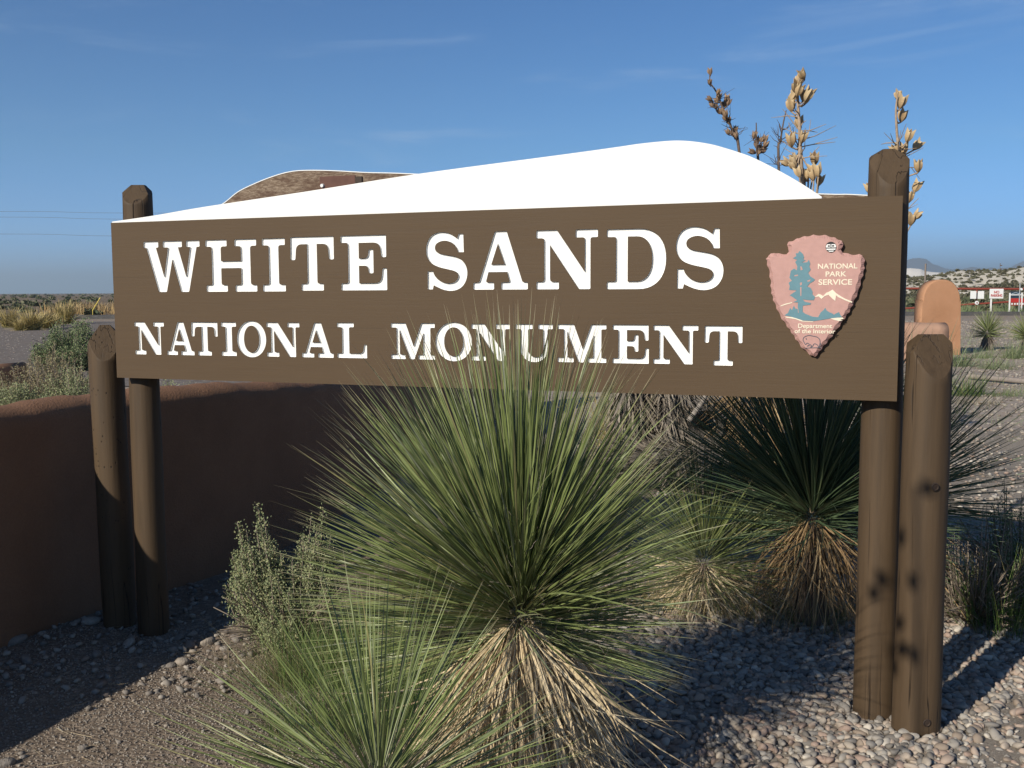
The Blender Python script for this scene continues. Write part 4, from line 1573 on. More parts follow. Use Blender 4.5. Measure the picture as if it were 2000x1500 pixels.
rs_y = [.72, .58, .82, .66, .52, .76, .62, .86]
ROCK2 = [rock_proto(i, 2, (.55, .42, .62, .48)[i % 4]) for i in range(8)]
ROCK1 = [rock_proto(i, 1, (.55, .42, .62, .48)[i % 4]) for i in range(8)]
def rock0(seed):
    bm = bmesh.new()
    bmesh.ops.create_icosphere(bm, subdivisions=1, radius=1)
    rs = np.random.default_rng(seed)
    for v in bm.verts:
        v.co *= rs.uniform(.75, 1.1)
        v.co.z *= .6
        v.co.y *= .8
    V = np.array([v.co[:] for v in bm.verts])
    F = np.array([[l.index for l in f.verts] for f in bm.faces])
    bm.free()
    return V, F


ROCK0 = [rock0(i) for i in range(8)]
PEB_ME = []
for V, F in ROCK2:
    m = np_mesh('pebble', V, F, True)
    m.materials.append(M_STONE)
    PEB_ME.append(m)


def rot3(yaw, tx, ty):
    return np.array((Matrix.Rotation(yaw, 3, 'Z') @ Matrix.Rotation(tx, 3, 'X') @ Matrix.Rotation(ty, 3, 'Y')))


def proj(P):
    d = np.asarray(P) - np.array(CO)
    f = d @ np.array(CF)
    return 1000 + FPX * (d @ np.array(CR)) / f, 750 - FPX * (d @ np.array(CU)) / f


def gravel_edge(y):                                          # left limit of the river pebbles
    return np.interp(y, [3.0, 3.5, 4.2, 5.0, 6.0, 9.0], [.12, .30, .42, .35, .10, -.4])


def scatter(x0, x1, y0, y1, step, jit, smin, smax, seed, cond=None):
    rs = np.random.default_rng(seed)
    gx, gy = np.meshgrid(np.arange(x0, x1, step), np.arange(y0, y1, step))
    x = gx.ravel() + rs.uniform(-jit, jit, gx.size) * step
    y = gy.ravel() + rs.uniform(-jit, jit, gx.size) * step
    if cond is not None:
        k = cond(x, y, rs)
        x, y = x[k], y[k]
    n = len(x)
    s = smin + (smax - smin) * rs.random(n) ** 1.5
    z = gz(x, y) + s * rs.uniform(.0, .55, n)
    yaw = rs.uniform(0, 6.283, n)
    tx, ty = rs.normal(0, .35, n), rs.normal(0, .35, n)
    which = rs.integers(0, 8, n)
    return [(np.array([x[i], y[i], z[i]]), rot3(yaw[i], tx[i], ty[i]) * s[i], which[i], s[i]) for i in range(n)]


def rocks_mass(lst, protos):
    parts = []
    for w in range(8):
        ms = [np.concatenate([A, p.reshape(3, 1)], 1) for p, A, wh, s in lst if wh == w]
        if ms:
            V, F = protos[w]
            parts.append(batch(V, F, ms))
    V, F, t = merge(parts)
    return V, F


near_peb = scatter(.0, 2.9, 3.15, 5.7, .0222, .65, .0125, .034, 3, lambda x, y, r: (np.abs(x / y) < .57) & (x > gravel_edge(y)) & ~((x > 1.55 + .9 * (y - 3.45) * .9) & (y < 4.6) & (r.random(x.size) < .55)))
mid_peb = scatter(-.4, 5.2, 5.7, 12.0, .075, .6, .018, .042, 4, lambda x, y, r: (x > gravel_edge(y)) & (np.abs(x / y) < .6) & (r.random(x.size) < .8))
# a bed sheet under the pebbles
bx, by = np.meshgrid(np.linspace(0, 1, 30), np.linspace(3.0, 12.0, 90))
BX = gravel_edge(by) - .05 + bx * (6.5 - gravel_edge(by))
BV = np.stack([BX, by, gz(BX, by) + .004], -1).reshape(-1, 3)
ii, jj = np.meshgrid(np.arange(29), np.arange(89))
q = (jj * 30 + ii).ravel()
t = NT('gravel_bed_sand')
gn = t.noise(t.n('ShaderNodeNewGeometry').outputs['Position'], 120, 5, .7)
t.bump(gn, .6, .008)
M_BED = t.out(t.ramp(gn, [(.3, (.19, .155, .125)), (.55, (.30, .26, .215)), (.75, (.40, .35, .30))]), .95, .1)
bed = link('gravel_bed', np_mesh('gravel_bed', BV, np.stack([q, q + 1, q + 31, q + 30], 1), True), None, M_BED)
tag(bed, kind='structure')


def sc_peb(e):
    px, py = proj(e[0])
    inside = (1150 < px < 1995) and (1180 < py < 1495) and not (1665 < px < 1845)
    return -(e[3] / np.linalg.norm(e[0] - np.array(CO))) * (1 if inside else .2)


near_peb.sort(key=sc_peb)
for p, A, w, s in near_peb[:300]:
    ob = bpy.data.objects.new('pebble', PEB_ME[w])
    col.objects.link(ob)
    ob.parent = bed
    M = Matrix.Identity(4)
    for i in range(3):
        M[i][0], M[i][1], M[i][2], M[i][3] = A[i][0], A[i][1], A[i][2], p[i]
    ob.matrix_basis = M
V, F = rocks_mass(near_peb[300:], ROCK2)
o = link('pebbles', np_mesh('pebbles', V, F, True), bed, M_STONE)
o['kind'] = 'stuff'
V, F = rocks_mass(mid_peb, ROCK1)
o = link('distant_pebbles', np_mesh('distant_pebbles', V, F, True), bed, M_STONE)
o['kind'] = 'stuff'
fine = scatter(1.5, 3.0, 3.2, 4.8, .02, .6, .005, .011, 12, lambda x, y, r: (x > 1.5 + .75 * (y - 3.4)) & (r.random(x.size) < .8))
V, F = rocks_mass(fine, ROCK1)
o = link('fine_gravel', np_mesh('fine_gravel', V, F, True), bed, M_STONE)
o['kind'] = 'stuff'

# loose stones on the dirt to the left
t = NT('dull_stone')
r_ = t.rnd()
cst = t.ramp(r_, [(0, (.30, .27, .235)), (.2, (.36, .31, .255)), (.4, (.24, .215, .19)), (.6, (.40, .36, .31)), (.8, (.29, .225, .18)), (.92, (.20, .18, .16))], 'CONSTANT')
nn = t.noise(t.coord('Object'), 2.5, 5, .6)
cst = t.mix(t.mr(nn, .4, .7, .4, 0), cst, (.19, .16, .135))
t.bump(nn, .4, .05)
M_ROCK = t.out(cst, .85, .2)
RK_ME = []
for V, F in ROCK2:
    m = np_mesh('stone', V, F, True)
    m.materials.append(M_ROCK)
    RK_ME.append(m)
ST = [(175, 1378, 26), (160, 1465, 34), (8, 1492, 44), (355, 1285, 42), (310, 1238, 20), (335, 1240, 15), (352, 1238, 26), (375, 1232, 22), (340, 1262, 26), (372, 1253, 40), (35, 1255, 45), (83, 1240, 24), (147, 1217, 28),
      (178, 1215, 40), (190, 1275, 34), (335, 1290, 24), (250, 1252, 34), (205, 1262, 22), (270, 1264, 16), (85, 1260, 26), (50, 1290, 38), (30, 1300, 26), (320, 1315, 20), (362, 1322, 24), (405, 1250, 38), (120, 1245, 24),
      (140, 1262, 20), (20, 1330, 24), (60, 1340, 18), (230, 1300, 18), (440, 1262, 24), (460, 1245, 30), (120, 1440, 14), (60, 1450, 12), (300, 1420, 13), (410, 1330, 16), (232, 1455, 18), (45, 1478, 18), (520, 1270, 22), (195, 1372, 12)]
for i, (px, py, d) in enumerate(ST):
    p = gnd(px, py, -.04)
    s = d / 2 * p.y / 1991 * 1.05
    ob = bpy.data.objects.new('stone', RK_ME[i % 8])
    col.objects.link(ob)
    ob.parent = ground
    A = rot3(random.uniform(0, 6.28), random.gauss(0, .2), random.gauss(0, .2)) * s
    M = Matrix.Identity(4)
    z = float(gz(p.x, p.y)) + s * .22
    for k in range(3):
        M[k][0], M[k][1], M[k][2], M[k][3] = A[k][0], A[k][1], A[k][2], (p.x, p.y, z)[k]
    ob.matrix_basis = M
grit = scatter(-2.9, .4, 3.0, 5.2, .0155, .65, .0035, .0085, 21, lambda x, y, r: (x < gravel_edge(y)) & (np.abs(x / y) < .62) & (r.random(x.size) < .75))
grit += scatter(-3.2, .5, 3.0, 5.6, .11, .6, .009, .018, 22, lambda x, y, r: (x < gravel_edge(y)) & (r.random(x.size) < .55))
grit += scatter(-3.2, -1.2, 4.2, 6.0, .07, .6, .014, .034, 23, lambda x, y, r: (x > -2.55 + .35 * (y - 4.7)) & (r.random(x.size) < .8))
V, F = rocks_mass(grit, ROCK1)
o = link('grit', np_mesh('grit', V, F, True), ground, M_ROCK)
o['kind'] = 'stuff'
# dry straw litter on the dirt
rs = np.random.default_rng(77)
ms = []
V0, F0, t0 = BLADES[1]
for i in range(420):
    x, y = rs.uniform(-2.2, .9), rs.uniform(3.0, 5.4)
    a = rs.uniform(0, 6.28)
    d = np.array([math.cos(a), math.sin(a), rs.uniform(-.02, .12)])
    l_ = rs.uniform(.04, .16)
    A = frame_to(d, rs.uniform(0, 6.28)) * np.array([l_, l_ * .55, l_])
    ms.append(np.concatenate([A, np.array([[x], [y], [float(gz(x, y)) + .012]])], 1))
V, F, t = batch(V0, F0, ms, t0)
o = link('straw_litter', np_mesh('straw_litter', V, F, False, t), ground, M_STRAW)
o['kind'] = 'stuff'

# ------------------------------------------------------------------ background: road, verges, plain
def sheet(name, pts, z, mat):
    me = bpy.data.meshes.new(name)
    me.from_pydata([(x, y, z) for x, y in pts], [], [tuple(range(len(pts)))])
    o = link(name, me, None, mat)
    return tag(o, kind='structure')


t = NT('asphalt')
pos = t.n('ShaderNodeNewGeometry').outputs['Position']
an = t.noise(pos, 2.5, 5, .7)
M_ASPH = t.out(t.ramp(an, [(.3, (.075, .072, .07)), (.7, (.12, .115, .11))]), .9, .2)
t = NT('lot_gravel')
pos = t.n('ShaderNodeNewGeometry').outputs['Position']
an = t.noise(pos, 6, 6, .75)
bn = t.noise(pos, .25, 4)
c = t.ramp(an, [(.3, (.11, .092, .08)), (.5, (.185, .157, .137)), (.75, (.33, .285, .25))])
c = t.mix(t.mr(bn, .45, .65, 0, .5), c, (.20, .17, .15))
t.bump(an, .35, .03)
M_LOT = t.out(c, .95, .1)
M_KERB = plain('dark_kerb', (.085, .082, .08), .9, .2, .25, 3)

sheet('gravel_lot', [(-70, 18), (-4.5, 18), (-3.5, 30), (-1, 44), (8, 60), (-24, 60), (-45, 46), (-90, 46)], .012, M_LOT)
sheet('road', [(-260, 70.5), (-60, 67.5), (10, 65.5), (60, 61.5), (260, 52), (260, 62), (60, 71), (10, 74), (-60, 76), (-260, 79)], .016, M_ASPH)
bm = bmesh.new()
pr = None
for (x, y) in [(-260, 70.5), (-60, 67.5), (10, 65.5), (60, 61.5), (260, 52)]:
    cur = [bm.verts.new((x, y - .5 + dy, z)) for dy, z in ((0, -.05), (0, .22), (.5, .24), (.5, .0))]
    if pr:
        for k in range(3):
            bm.faces.new((pr[k], cur[k], cur[k + 1], pr[k + 1]))
    pr = cur
me = bpy.data.meshes.new('kerb')
bmesh.ops.recalc_face_normals(bm, faces=bm.faces[:])
bm.to_mesh(me)
bm.free()
tag(link('kerb', me, None, M_KERB), kind='structure')

lot = bpy.data.objects['gravel_lot']
rs = np.random.default_rng(31)
st_ = []
for i in range(4500):
    Y = 13 + 34 * rs.random() ** 1.2
    px = rs.uniform(-60, 470)
    x = (px - 1000) / 1991 * Y
    s_ = rs.uniform(.008, .026) * (Y / 20) ** .5
    st_.append((np.array([x, Y, s_ * .3]), rot3(rs.uniform(0, 6.28), rs.normal(0, .3), rs.normal(0, .3)) * s_, int(rs.integers(0, 8)), s_))
V, F = rocks_mass(st_, ROCK0)
o = link('lot_stones', np_mesh('lot_stones', V, F, False), lot, M_STONE)
o['kind'] = 'stuff'
st_ = []
for i in range(14000):
    Y = 11 + 42 * rs.random() ** 1.3
    px = rs.uniform(1150, 2150)
    x = (px - 1000) / 1991 * Y
    s_ = rs.uniform(.012, .046) * (Y / 20) ** .5
    st_.append((np.array([x, Y, s_ * .3 + float(gz(x, Y))]), rot3(rs.uniform(0, 6.28), rs.normal(0, .3), rs.normal(0, .3)) * s_, int(rs.integers(0, 8)), s_))
V, F = rocks_mass(st_, ROCK0)
o = link('flat_stones', np_mesh('flat_stones', V, F, False), ground, M_ROCK)
o['kind'] = 'stuff'
# golden grass tufts along the near verge on the left
VG = [(18, 640, 52, 44), (62, 645, 60, 48), (92, 642, 42, 38), (128, 633, 46, 50), (40, 646, 40, 30), (108, 637, 34, 24)]
for i, (px, py, wpx, hpx) in enumerate(VG):
    p = gnd(px, py)
    r = wpx / 2 * p.y / 1991
    h = hpx * p.y / 1991
    lb = ['green based golden grass tuft at the left edge of the gravel lot', 'broad golden grass tuft, third from the left on the verge', 'low golden tuft between two bigger ones on the verge', 'tallest pale golden grass tuft at the right end of the verge',
          'short green tuft second from the left on the verge', 'smallest golden tuft beside the tallest pale one'][i]
    rs = np.random.default_rng(i)
    grass_thing('grass_tuft', [tuft(380, r * .38, h * .95, 90 + i, .5, (p.x, p.y), 3.0)], M_GOLD, lb, 'grass tuft', 'golden grass tufts along the gravel lot')
# dry orange grass beyond the road
parts = []
rs = np.random.default_rng(15)
for i in range(70):
    px = rs.uniform(95, 420)
    Y = rs.uniform(79, 92)
    x = (px - 1000) / 1991 * Y
    parts.append(tuft(60, 1.0, rs.uniform(.7, 1.15), 200 + i, .2, (x, Y), 4.))
V, F, t = merge(parts)
tag(link('roadside_grass', np_mesh('roadside_grass', V, F, False, t), None, M_DRYG), 'dry orange grass along the far side of the road', 'grass', None, 'stuff')

# scrub: low bushes as lumps of leaf faces
def bush_proto(seed, n=70, flat=.62):
    rs = np.random.default_rng(seed)
    V, F = [], []
    for i in range(n):
        d = rs.normal(0, 1, 3)
        d /= np.linalg.norm(d)
        d[2] = abs(d[2])
        c = d * rs.uniform(.45, 1.0) * np.array([1, 1, flat * 1.4])
        for k in range(1):
            a = rs.normal(0, .22, 3)
            b = rs.normal(0, .22, 3)
            u = len(V)
            V += [c + a, c + b, c - a * .8 + np.array([0, 0, .1]), c - b]
            F += [(u, u + 1, u + 2, u + 3)]
    return np.array(V), np.array(F)


BP = [bush_proto(i) for i in range(6)]
BPS = [bush_proto(20 + i, 26) for i in range(4)]


def scrub(name, pts, mat, protos, seed):
    rs = np.random.default_rng(seed)
    parts = []
    w = rs.integers(0, len(protos), len(pts))
    for k, (V, F) in enumerate(protos):
        ms = []
        for i in np.where(w == k)[0]:
            x, y, z, s = pts[i]
            A = rot3(rs.uniform(0, 6.28), 0, 0) * s * np.array([1, 1, rs.uniform(.7, 1.1)])
            ms.append(np.concatenate([A, np.array([[x], [y], [z]])], 1))
        if ms:
            V_, F_, _ = batch(V, F, ms)
            parts.append((V_, F_, None))
    V, F, _ = merge(parts)
    t_ = np.full(len(V), .3)
    o = link(name, np_mesh(name, V, F, False, t_), None, mat)
    o['kind'] = 'stuff'
    return o


M_SCRUB = leaf_mat('scrub_leaf', [(0, (.075, .09, .05)), (.4, (.115, .13, .072)), (.7, (.15, .15, .09)), (1, (.20, .18, .115))], (.2, .2, .1), .95, .8, .1)
M_SCRUBD = leaf_mat('dune_scrub_leaf', [(0, (.07, .075, .045)), (.5, (.115, .11, .07)), (1, (.17, .15, .10))], (.2, .2, .1), .95, .8, .1)
rs = np.random.default_rng(99)
pts = []
for i in range(1000):                                        # left plain
    Y = 78 * (10 ** (rs.random() * 1.25))
    px = rs.uniform(-500, 1100)
    x = (px - 1000) / 1991 * Y
    pts.append((x, Y, 0, rs.uniform(.25, .75) * min(2.2, (Y / 85) ** .3)))
for i in range(900):                                         # right of the sign, behind the gate
    Y = rs.uniform(78, 150)
    px = rs.uniform(1150, 2600)
    pts.append(((px - 1000) / 1991 * Y, Y, 0, rs.uniform(.35, .95)))
tag(scrub('plain_scrub', pts, M_SCRUB, BP, 5), 'low grey green scrub scattered over the desert plain', 'scrub')
pts = []
for i in range(900):
    Y = rs.uniform(500, 4500)
    px = rs.uniform(-700, 1200)
    pts.append(((px - 1000) / 1991 * Y, Y, 0, rs.uniform(.5, 1.3)))
tag(scrub('far_scrub', pts, M_SCRUB, BPS, 6), 'far scrub merging into the brown plain', 'scrub')

# utility line crossing the sky at the left
pl = thing('power_line', (-45, 104, 0), 'thin overhead wires crossing the sky at the left edge', 'power line')
for (ya, yb) in ((413, 416), (424, 428), (457, 461)):
    P = [np.array(at(px, y, 104)) for px, y in ((-1500, ya - 8), (-700, ya + 6), (0, ya), (230, yb), (700, yb - 1), (1010, yb - 12))]
    V, F = tube(catmull(P, 5), .012, 5)
    o = link('wire', np_mesh('wire', V - np.array([-45, 104, 0]), F, True), pl, M_STALKD)
    o.matrix_parent_inverse = Matrix.Identity(4)
for px in (-1500, 1010):
    p = at(px, 420, 104)
    V, F = tube([(p.x, 104, -.3), (p.x, 104, 5), (p.x, 104, p.z + .6)], [.17, .15, .11], 10)
    o = link('pole', np_mesh('pole', V - np.array([-45, 104, 0]), F, True), pl, M_STALK)
    o.matrix_parent_inverse = Matrix.Identity(4)
# leaning yellow marker rod
a, b = gnd(181, 616), at(196, 581, 70)
a = at(181, 606, 70)
V, F = tube([(a.x, 70, .0 if a.z > 0 else a.z), (a.x, 70, max(0, a.z)), tuple(b)], [.035, .035, .035], 6)
M_YEL = plain('yellow_paint', (.62, .48, .10), .6)
tag(link('marker_rod', np_mesh('marker_rod', V, F, True), None, M_YEL), 'leaning yellow marker rod beside the road at left', 'marker')

# ------------------------------------------------------------------ right background: timber edging, grass, gate, signs, dunes
a, b = gnd(1893, 741), gnd(2060, 757)
V, F = tube([(a.x, a.y, .06), ((a.x + b.x) / 2, (a.y + b.y) / 2, .06), (b.x, b.y, .06)], .05, 8)
tag(link('edging_timber', np_mesh('edging_timber', V, F, True), None, plain('grey_timber', (.26, .22, .19), .85)), 'grey timber pole lying along the stony flat at the right edge', 'timber')
GR = [(1868, 715, 50, 45, 'green grass patch right against the short right post'), (1890, 770, 64, 50, 'bright green grass patch below the orange pillar'), (1945, 720, 60, 30, 'thin grass patch above the lying timber'),
      (1985, 700, 50, 42, 'green grass patch at the right edge by the distant yucca'), (1960, 772, 60, 22, 'low green patch below the lying timber'), (1920, 700, 36, 26, 'small grass patch at the foot of the distant yucca'),
      (1905, 790, 80, 18, 'flat withered grass strip in front of the green patches')]
for i, (px, py, wpx, hpx, lb) in enumerate(GR):
    p = gnd(px, py)
    r = wpx / 2 * p.y / 1991
    m = M_GRASS if i in (1, 4) else (M_SAGE2 if i != 6 else M_DRYB)
    grass_thing('grass_patch', [tuft(300, r, hpx * p.y / 1991, 300 + i, .6, (p.x, p.y), 1.3), tuft(120, r * 1.5, hpx * p.y / 1991 * .7, 340 + i, .8, (p.x, p.y), 1.2)], m, lb, 'grass', 'grass patches on the stony flat')
parts = []
rs = np.random.default_rng(55)
for i in range(150):
    px, Y = rs.uniform(1600, 2100), rs.uniform(12, 45)
    x = (px - 1000) / 1991 * Y
    parts.append(tuft(36, rs.uniform(.15, .5), rs.uniform(.12, .32), 400 + i, .6, (x, Y), 1.6))
for i in range(90):                                          # grassy strip between road and gate
    px, Y = rs.uniform(1500, 2150), rs.uniform(72, 77)
    x = (px - 1000) / 1991 * Y
    parts.append(tuft(60, .9, rs.uniform(.35, .7), 600 + i, .4, (x, Y), 4))
V, F, t = merge(parts)
tag(link('sparse_grass', np_mesh('sparse_grass', V, F, False, t), None, M_SAGE2), 'sparse grey green grass on the stony flat and verge', 'grass', None, 'stuff')

GY_ = 76.
M_RED = plain('rusty_red_paint', (.25, .055, .035), .6)
M_SIGNR = plain('sign_red', (.45, .035, .03), .5)
M_SIGNW = plain('sign_white', (.78, .78, .76), .5)


def hbar(name, p0, p1, r, mat, parent):
    V, F = tube([p0, tuple((np.array(p0) + np.array(p1)) / 2), p1], r, 8)
    o = link(name, np_mesh(name, V - np.array(parent.location), F, True), parent, mat)
    o.matrix_parent_inverse = Matrix.Identity(4)
    return o


g0 = at(1775, 566, GY_)
gate = thing('pipe_gate', (g0.x, GY_, 0), 'long rusty red pipe gate closed across the road entrance', 'gate')
hbar('rail', tuple(at(1560, 562.5, GY_)), tuple(at(2300, 566, GY_)), .085, M_RED, gate)
hbar('rail', tuple(at(1760, 603, GY_)), tuple(at(2060, 584, GY_)), .07, M_RED, gate)
for px in (1560, 1908, 2060, 2300):
    t_ = at(px, 563, GY_)
    hbar('gate_post', (t_.x, GY_ + .02, -.2), (t_.x, GY_ + .02, t_.z), .07, M_RED, gate)
for px in (1560, 2300):
    t_ = at(px, 560, GY_)
p = at(1995, 565, GY_ - .1)
link('knob', disc_me('knob', .10, .1), gate, M_SIGNW, Matrix.Translation(p) @ Matrix.Rotation(R(90), 4, 'X'))


def flat_sign(name, x0, x1, y0, y1, Y, mat, label, post_to=None, cat='sign', group=None):
    a, b = at(x0, y1, Y), at(x1, y0, Y)
    root = thing(name, ((a.x + b.x) / 2, Y, 0 if post_to else a.z), label, cat, group)
    box('sign_panel', (a.x, Y - .02, a.z), (b.x, Y + .02, b.z), mat, root)
    if post_to:
        for px in post_to:
            q_ = at(px, y1, Y)
            box('sign_post', (q_.x - .05, Y + .021, -.1), (q_.x + .05, Y + .10, b.z - .05), M_SIGNW, root)
    return root, a, b


def sign_text(root, body, cx, cy, hpx, wpx, Y, mat):
    p = at(cx, cy, Y)
    me = text_mesh('lettering', body, hpx * Y / 1991 / .72, .008)
    xs_ = [v.co.x for v in me.vertices]
    me.transform(Matrix.Diagonal((wpx * Y / 1991 / (max(xs_) - min(xs_)), 1, 1, 1)))
    return link('lettering', me, root, mat, Matrix.Translation((p.x, Y - .032, p.z)) @ Matrix.Rotation(R(90), 4, 'X'))


YS = GY_ - .25
flat_sign('gate_sign', 1895, 1907, 568.5, 583.5, YS, M_SIGNW, 'blank white square sign hanging on the gate, left of the pair')
flat_sign('gate_sign', 1909.5, 1922, 568.5, 583.5, YS, M_SIGNW, 'blank white square sign hanging on the gate, right of the pair')
root, a, b = flat_sign('gate_sign', 1932.5, 1960, 564, 583, YS, M_SIGNW, 'white no parking sign with red letters on the gate', (1936.5,))
sign_text(root, 'NO', 1946, 573, 5.2, 10, YS, M_SIGNR)
sign_text(root, 'PARKING', 1946, 579.5, 5.0, 22, YS, M_SIGNR)
root, a, b = flat_sign('gate_sign', 1858, 1872.5, 567, 585, YS, M_SIGNR, 'small red sign with white marks half hidden by the orange pillar')
o = box('sign_border', (b.x - .06, YS - .03, a.z), (b.x, YS - .021, b.z), M_SIGNW, root)
for k, (x0, x1, y0, y1) in enumerate(((1863, 1869, 571, 574), (1864.5, 1868, 577, 579.5), (1869, 1872, 577, 580))):
    a_, b_ = at(x0, y1, YS), at(x1, y0, YS)
    box('white_mark', (a_.x, YS - .03, a_.z), (b_.x, YS - .021, b_.z), M_SIGNW, root)
p = at(1908, 591.5, YS)
rf = thing('gate_reflector', (p.x, YS, p.z), 'round white reflector disc on the lower gate rail', 'reflector')
bmm = disc_me('disc', .15, .05, 20, .2)
link('disc', bmm, rf, M_SIGNW, Matrix.Translation(p) @ Matrix.Rotation(R(90), 4, 'X'))
link('centre', disc_me('centre', .06, .06, 14, .2), rf, M_RED, Matrix.Translation(p + Vector((0, -.012, 0))) @ Matrix.Rotation(R(90), 4, 'X'))

YR = 74.
q0 = at(1984, 598, YR)
rsn = thing('roadside_board', (q0.x, YR, 0), 'red and white roadside board with dark blue upper panel in a white frame', 'sign')


def rb(name, x0, x1, y0, y1, dy, mat):
    a_, b_ = at(x0, y1, YR), at(x1, y0, YR)
    return box(name, (a_.x, YR + dy, a_.z), (b_.x, YR + dy + .05, b_.z), mat, rsn)


M_NAVY = plain('dark_blue_panel', (.03, .05, .07), .4)
for x in (1970.5, 1994.0):
    a_, b_ = at(x, 600, YR), at(x + 3, 572, YR)
    box('frame_post', (a_.x, YR - .05, -.1), (b_.x, YR + .05, b_.z), M_SIGNW, rsn)
rb('upper_panel', 1973.6, 1993.9, 569, 582.4, 0, M_NAVY)
rb('lower_panel', 1973.6, 2003, 582.6, 590.5, -.02, M_SIGNR)
rb('base_panel', 1973.6, 2003, 590.7, 597, -.01, M_RED)
rb('cross_bar', 1973.6, 1993.9, 575, 576.8, -.06, M_SIGNW)
arcp = [at(1975.5 + 16.5 * k / 10, 574.4 - 2.4 * math.sin(math.pi * k / 10), YR - .03) for k in range(11)]
V, F = tube([tuple(v) for v in arcp], .022, 6)
link('arc_stripe', np_mesh('arc_stripe', V - np.array([q0.x, YR, 0]), F, True), rsn, plain('pale_blue_stripe', (.45, .55, .60), .5)).matrix_parent_inverse = Matrix.Identity(4)
for x in (1975, 1980.5, 1985.5, 1990, 1996):
    rb('white_mark', x, x + 2.6, 591.8, 595.2, -.045, M_SIGNW)
p = at(1990, 612, 68)
tp = thing('slim_post', (p.x, 68, 0), 'slim grey sign post standing before the red and white board', 'post')
V, F = tube([(p.x, 68, -.2), (p.x, 68, 1), (p.x, 68, at(1990, 553, 68).z)], .035, 8)
link('pole', np_mesh('pole', V - np.array([p.x, 68, 0]), F, True), tp, plain('galvanised', (.36, .37, .37), .5)).matrix_parent_inverse = Matrix.Identity(4)
p = at(1806.5, 560, 140)
V, F = tube([(p.x, 140, -.2), (p.x, 140, 2), (p.x, 140, at(1806.5, 515, 140).z)], .12, 8)
tag(link('wooden_pole', np_mesh('wooden_pole', V, F, True), None, plain('weathered_pole', (.22, .18, .15), .85)), 'weathered wooden pole standing before the white dunes behind the pillar', 'pole')
p = at(1953, 530, 210)
ms_ = thing('instrument_mast', (p.x, 210, 0), 'thin instrument mast on top of the scrubby dunes', 'mast')
hbar('mast_pole', (p.x, 210, 0), (p.x, 210, at(1953, 514, 210).z), .05, M_STALKD, ms_)
for (px, py) in ((1955.5, 518.5), (1955, 525.5)):
    q_ = at(px, py, 210)
    box('instrument', (q_.x - .16, 209.9, q_.z - .10), (q_.x + .16, 210.1, q_.z + .10), M_STALKD, ms_)

# gypsum dunes
t = NT('gypsum_sand')
pos = t.n('ShaderNodeNewGeometry').outputs['Position']
dn = t.noise(pos, .35, 5, .6)
M_GYP = t.out(t.ramp(dn, [(.35, (.55, .49, .39)), (.6, (.68, .62, .52)), (.8, (.74, .70, .62))]), .95, .1)
dx = np.linspace(0, 1, 150)
dy = np.linspace(0, 1, 36)
DX, DY = np.meshgrid(dx, dy)
PX = 1380 + DX * 1300
YY = 155 + DY * 150
top_px = np.interp(PX, [1380, 1500, 1700, 1790, 1830, 1870, 1920, 1960, 2000, 2080, 2300, 2680], [562, 556, 548, 546, 541, 536, 533.5, 531, 527, 520, 515, 520])
Hh = (569 - top_px) / 1991 * 205
nz_ = (np.sin(PX * .11 + DY * 9) * .5 + np.sin(PX * .043 - DY * 14 + 1) * .7 + np.sin(PX * .21 + DY * 22 + 2) * .25)
Z = (Hh + 1.66) * smooth01(DY / .36) * (1 + .0 * DY) * smooth01((1 - DY) / .3) + nz_ * .35 * smooth01(DY / .2) * smooth01((1 - DY) / .2) - .1
XX = (PX - 1000) / 1991 * YY
ii, jj = np.meshgrid(np.arange(149), np.arange(35))
q = (jj * 150 + ii).ravel()
DV = np.stack([XX, YY, Z], -1).reshape(-1, 3)
dune = link('scrub_dunes', np_mesh('scrub_dunes', DV, np.stack([q, q + 1, q + 151, q + 150], 1), True), None, M_GYP)
tag(dune, kind='structure')
rs = np.random.default_rng(8)
pts = []
for i in range(8500):
    a, b = int(rs.integers(0, 36 * .62)), int(rs.integers(0, 150))
    v = DV[a * 150 + b] + np.array([rs.uniform(-1.5, 1.5), rs.uniform(-2, 2), -.1])
    if (a / 36) < .14 or rs.random() < .62:
        pts.append((v[0], v[1], v[2], rs.uniform(.16, .55) * (1.5 if a / 36 < .14 else 1)))
tag(scrub('dune_scrub', pts, M_SCRUBD, BP, 9), 'dark scrub dotted over the white dunes', 'scrub')
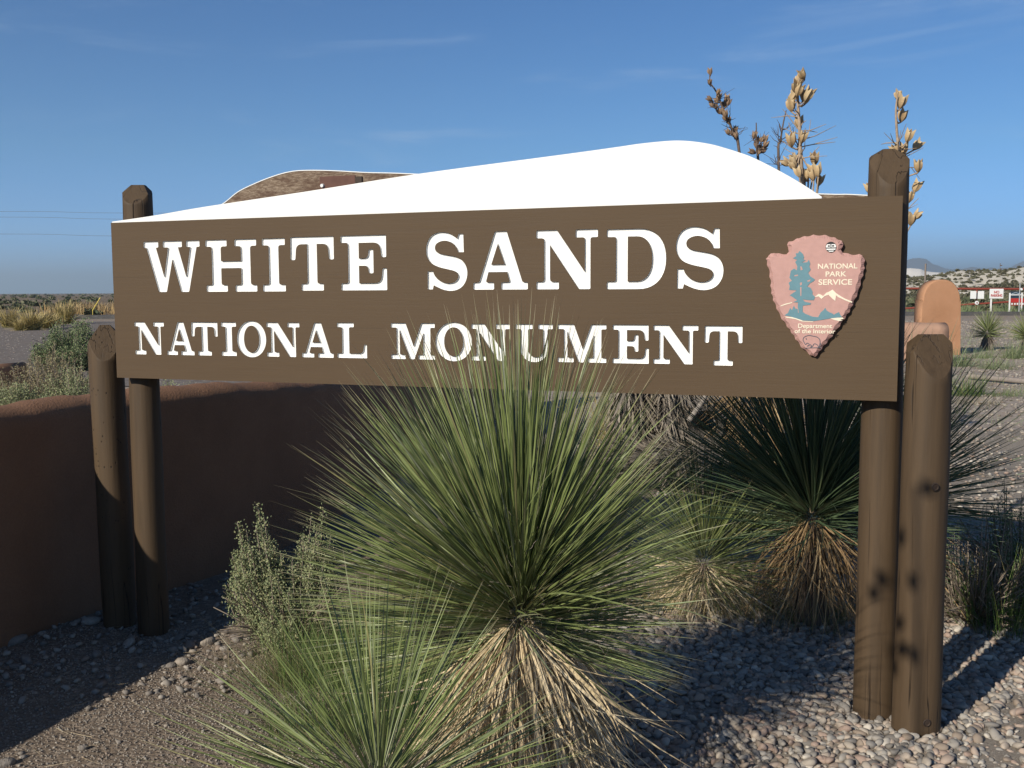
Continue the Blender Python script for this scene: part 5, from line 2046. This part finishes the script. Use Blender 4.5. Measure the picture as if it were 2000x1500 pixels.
# smooth white dune behind, at left of the scrubby ones
PX = 1500 + DX * 380
YY = 330 + DY * 120
top_px = np.interp(PX, [1500, 1600, 1700, 1750, 1775, 1795, 1803, 1815, 1850, 1880], [560, 548, 533, 527, 525, 527, 531, 533, 536, 545])
Z = ((569 - top_px) / 1991 * 370 + 1.66) * smooth01(DY / .5) * smooth01((1 - DY) / .4) - .2
XX = (PX - 1000) / 1991 * YY
tag(link('white_dune', np_mesh('white_dune', np.stack([XX, YY, Z], -1).reshape(-1, 3), np.stack([q, q + 1, q + 151, q + 150], 1), True), None, plain('bright_gypsum', (.74, .70, .64), .95, .1, .04, .05)), kind='structure')

# far mountains
DM = 9000.
dx = np.linspace(0, 1, 120)
dy = np.linspace(0, 1, 14)
DX, DY = np.meshgrid(dx, dy)
PX = 1250 + DX * 1500
YY = DM + (DY - .5) * 2600
top_px = np.interp(PX, [1250, 1500, 1640, 1700, 1760, 1790, 1806, 1820, 1836, 1860, 1900, 1945, 1965, 1985, 2010, 2060, 2200, 2400, 2750], [566, 555, 530, 520, 512, 510, 512, 519, 527, 529, 527, 530, 527, 520, 514, 508, 512, 530, 566])
rg = np.random.default_rng(4).normal(0, 1, PX.shape)
Z = ((569 - top_px) / 1991 * DM) * np.sin(np.pi * np.clip(DY, 0, 1)) * (1 + .05 * rg) - 5
XX = (PX - 1000) / 1991 * YY
ii, jj = np.meshgrid(np.arange(119), np.arange(13))
q = (jj * 120 + ii).ravel()
tag(link('mountains', np_mesh('mountains', np.stack([XX, YY, Z], -1).reshape(-1, 3), np.stack([q, q + 1, q + 121, q + 120], 1), True), None, plain('mountain_rock', (.17, .15, .14), .95, .1, .2, .002)), kind='structure')

# ------------------------------------------------------------------ the air
hz = bpy.data.materials.new('haze')
hz.use_nodes = True
hz.node_tree.nodes.clear()
ho = hz.node_tree.nodes.new('ShaderNodeOutputMaterial')
hv = hz.node_tree.nodes.new('ShaderNodeVolumePrincipled')
hv.inputs['Color'].default_value = (.74, .90, 1, 1)
hv.inputs['Density'].default_value = .00017
hv.inputs['Anisotropy'].default_value = .2
hz.node_tree.links.new(hv.outputs[0], ho.inputs['Volume'])
hb_ = box('haze', (-19000, -19000, -14), (19000, 19000, 330), None)
hb_.data.materials.append(hz)
tag(hb_, kind='stuff')
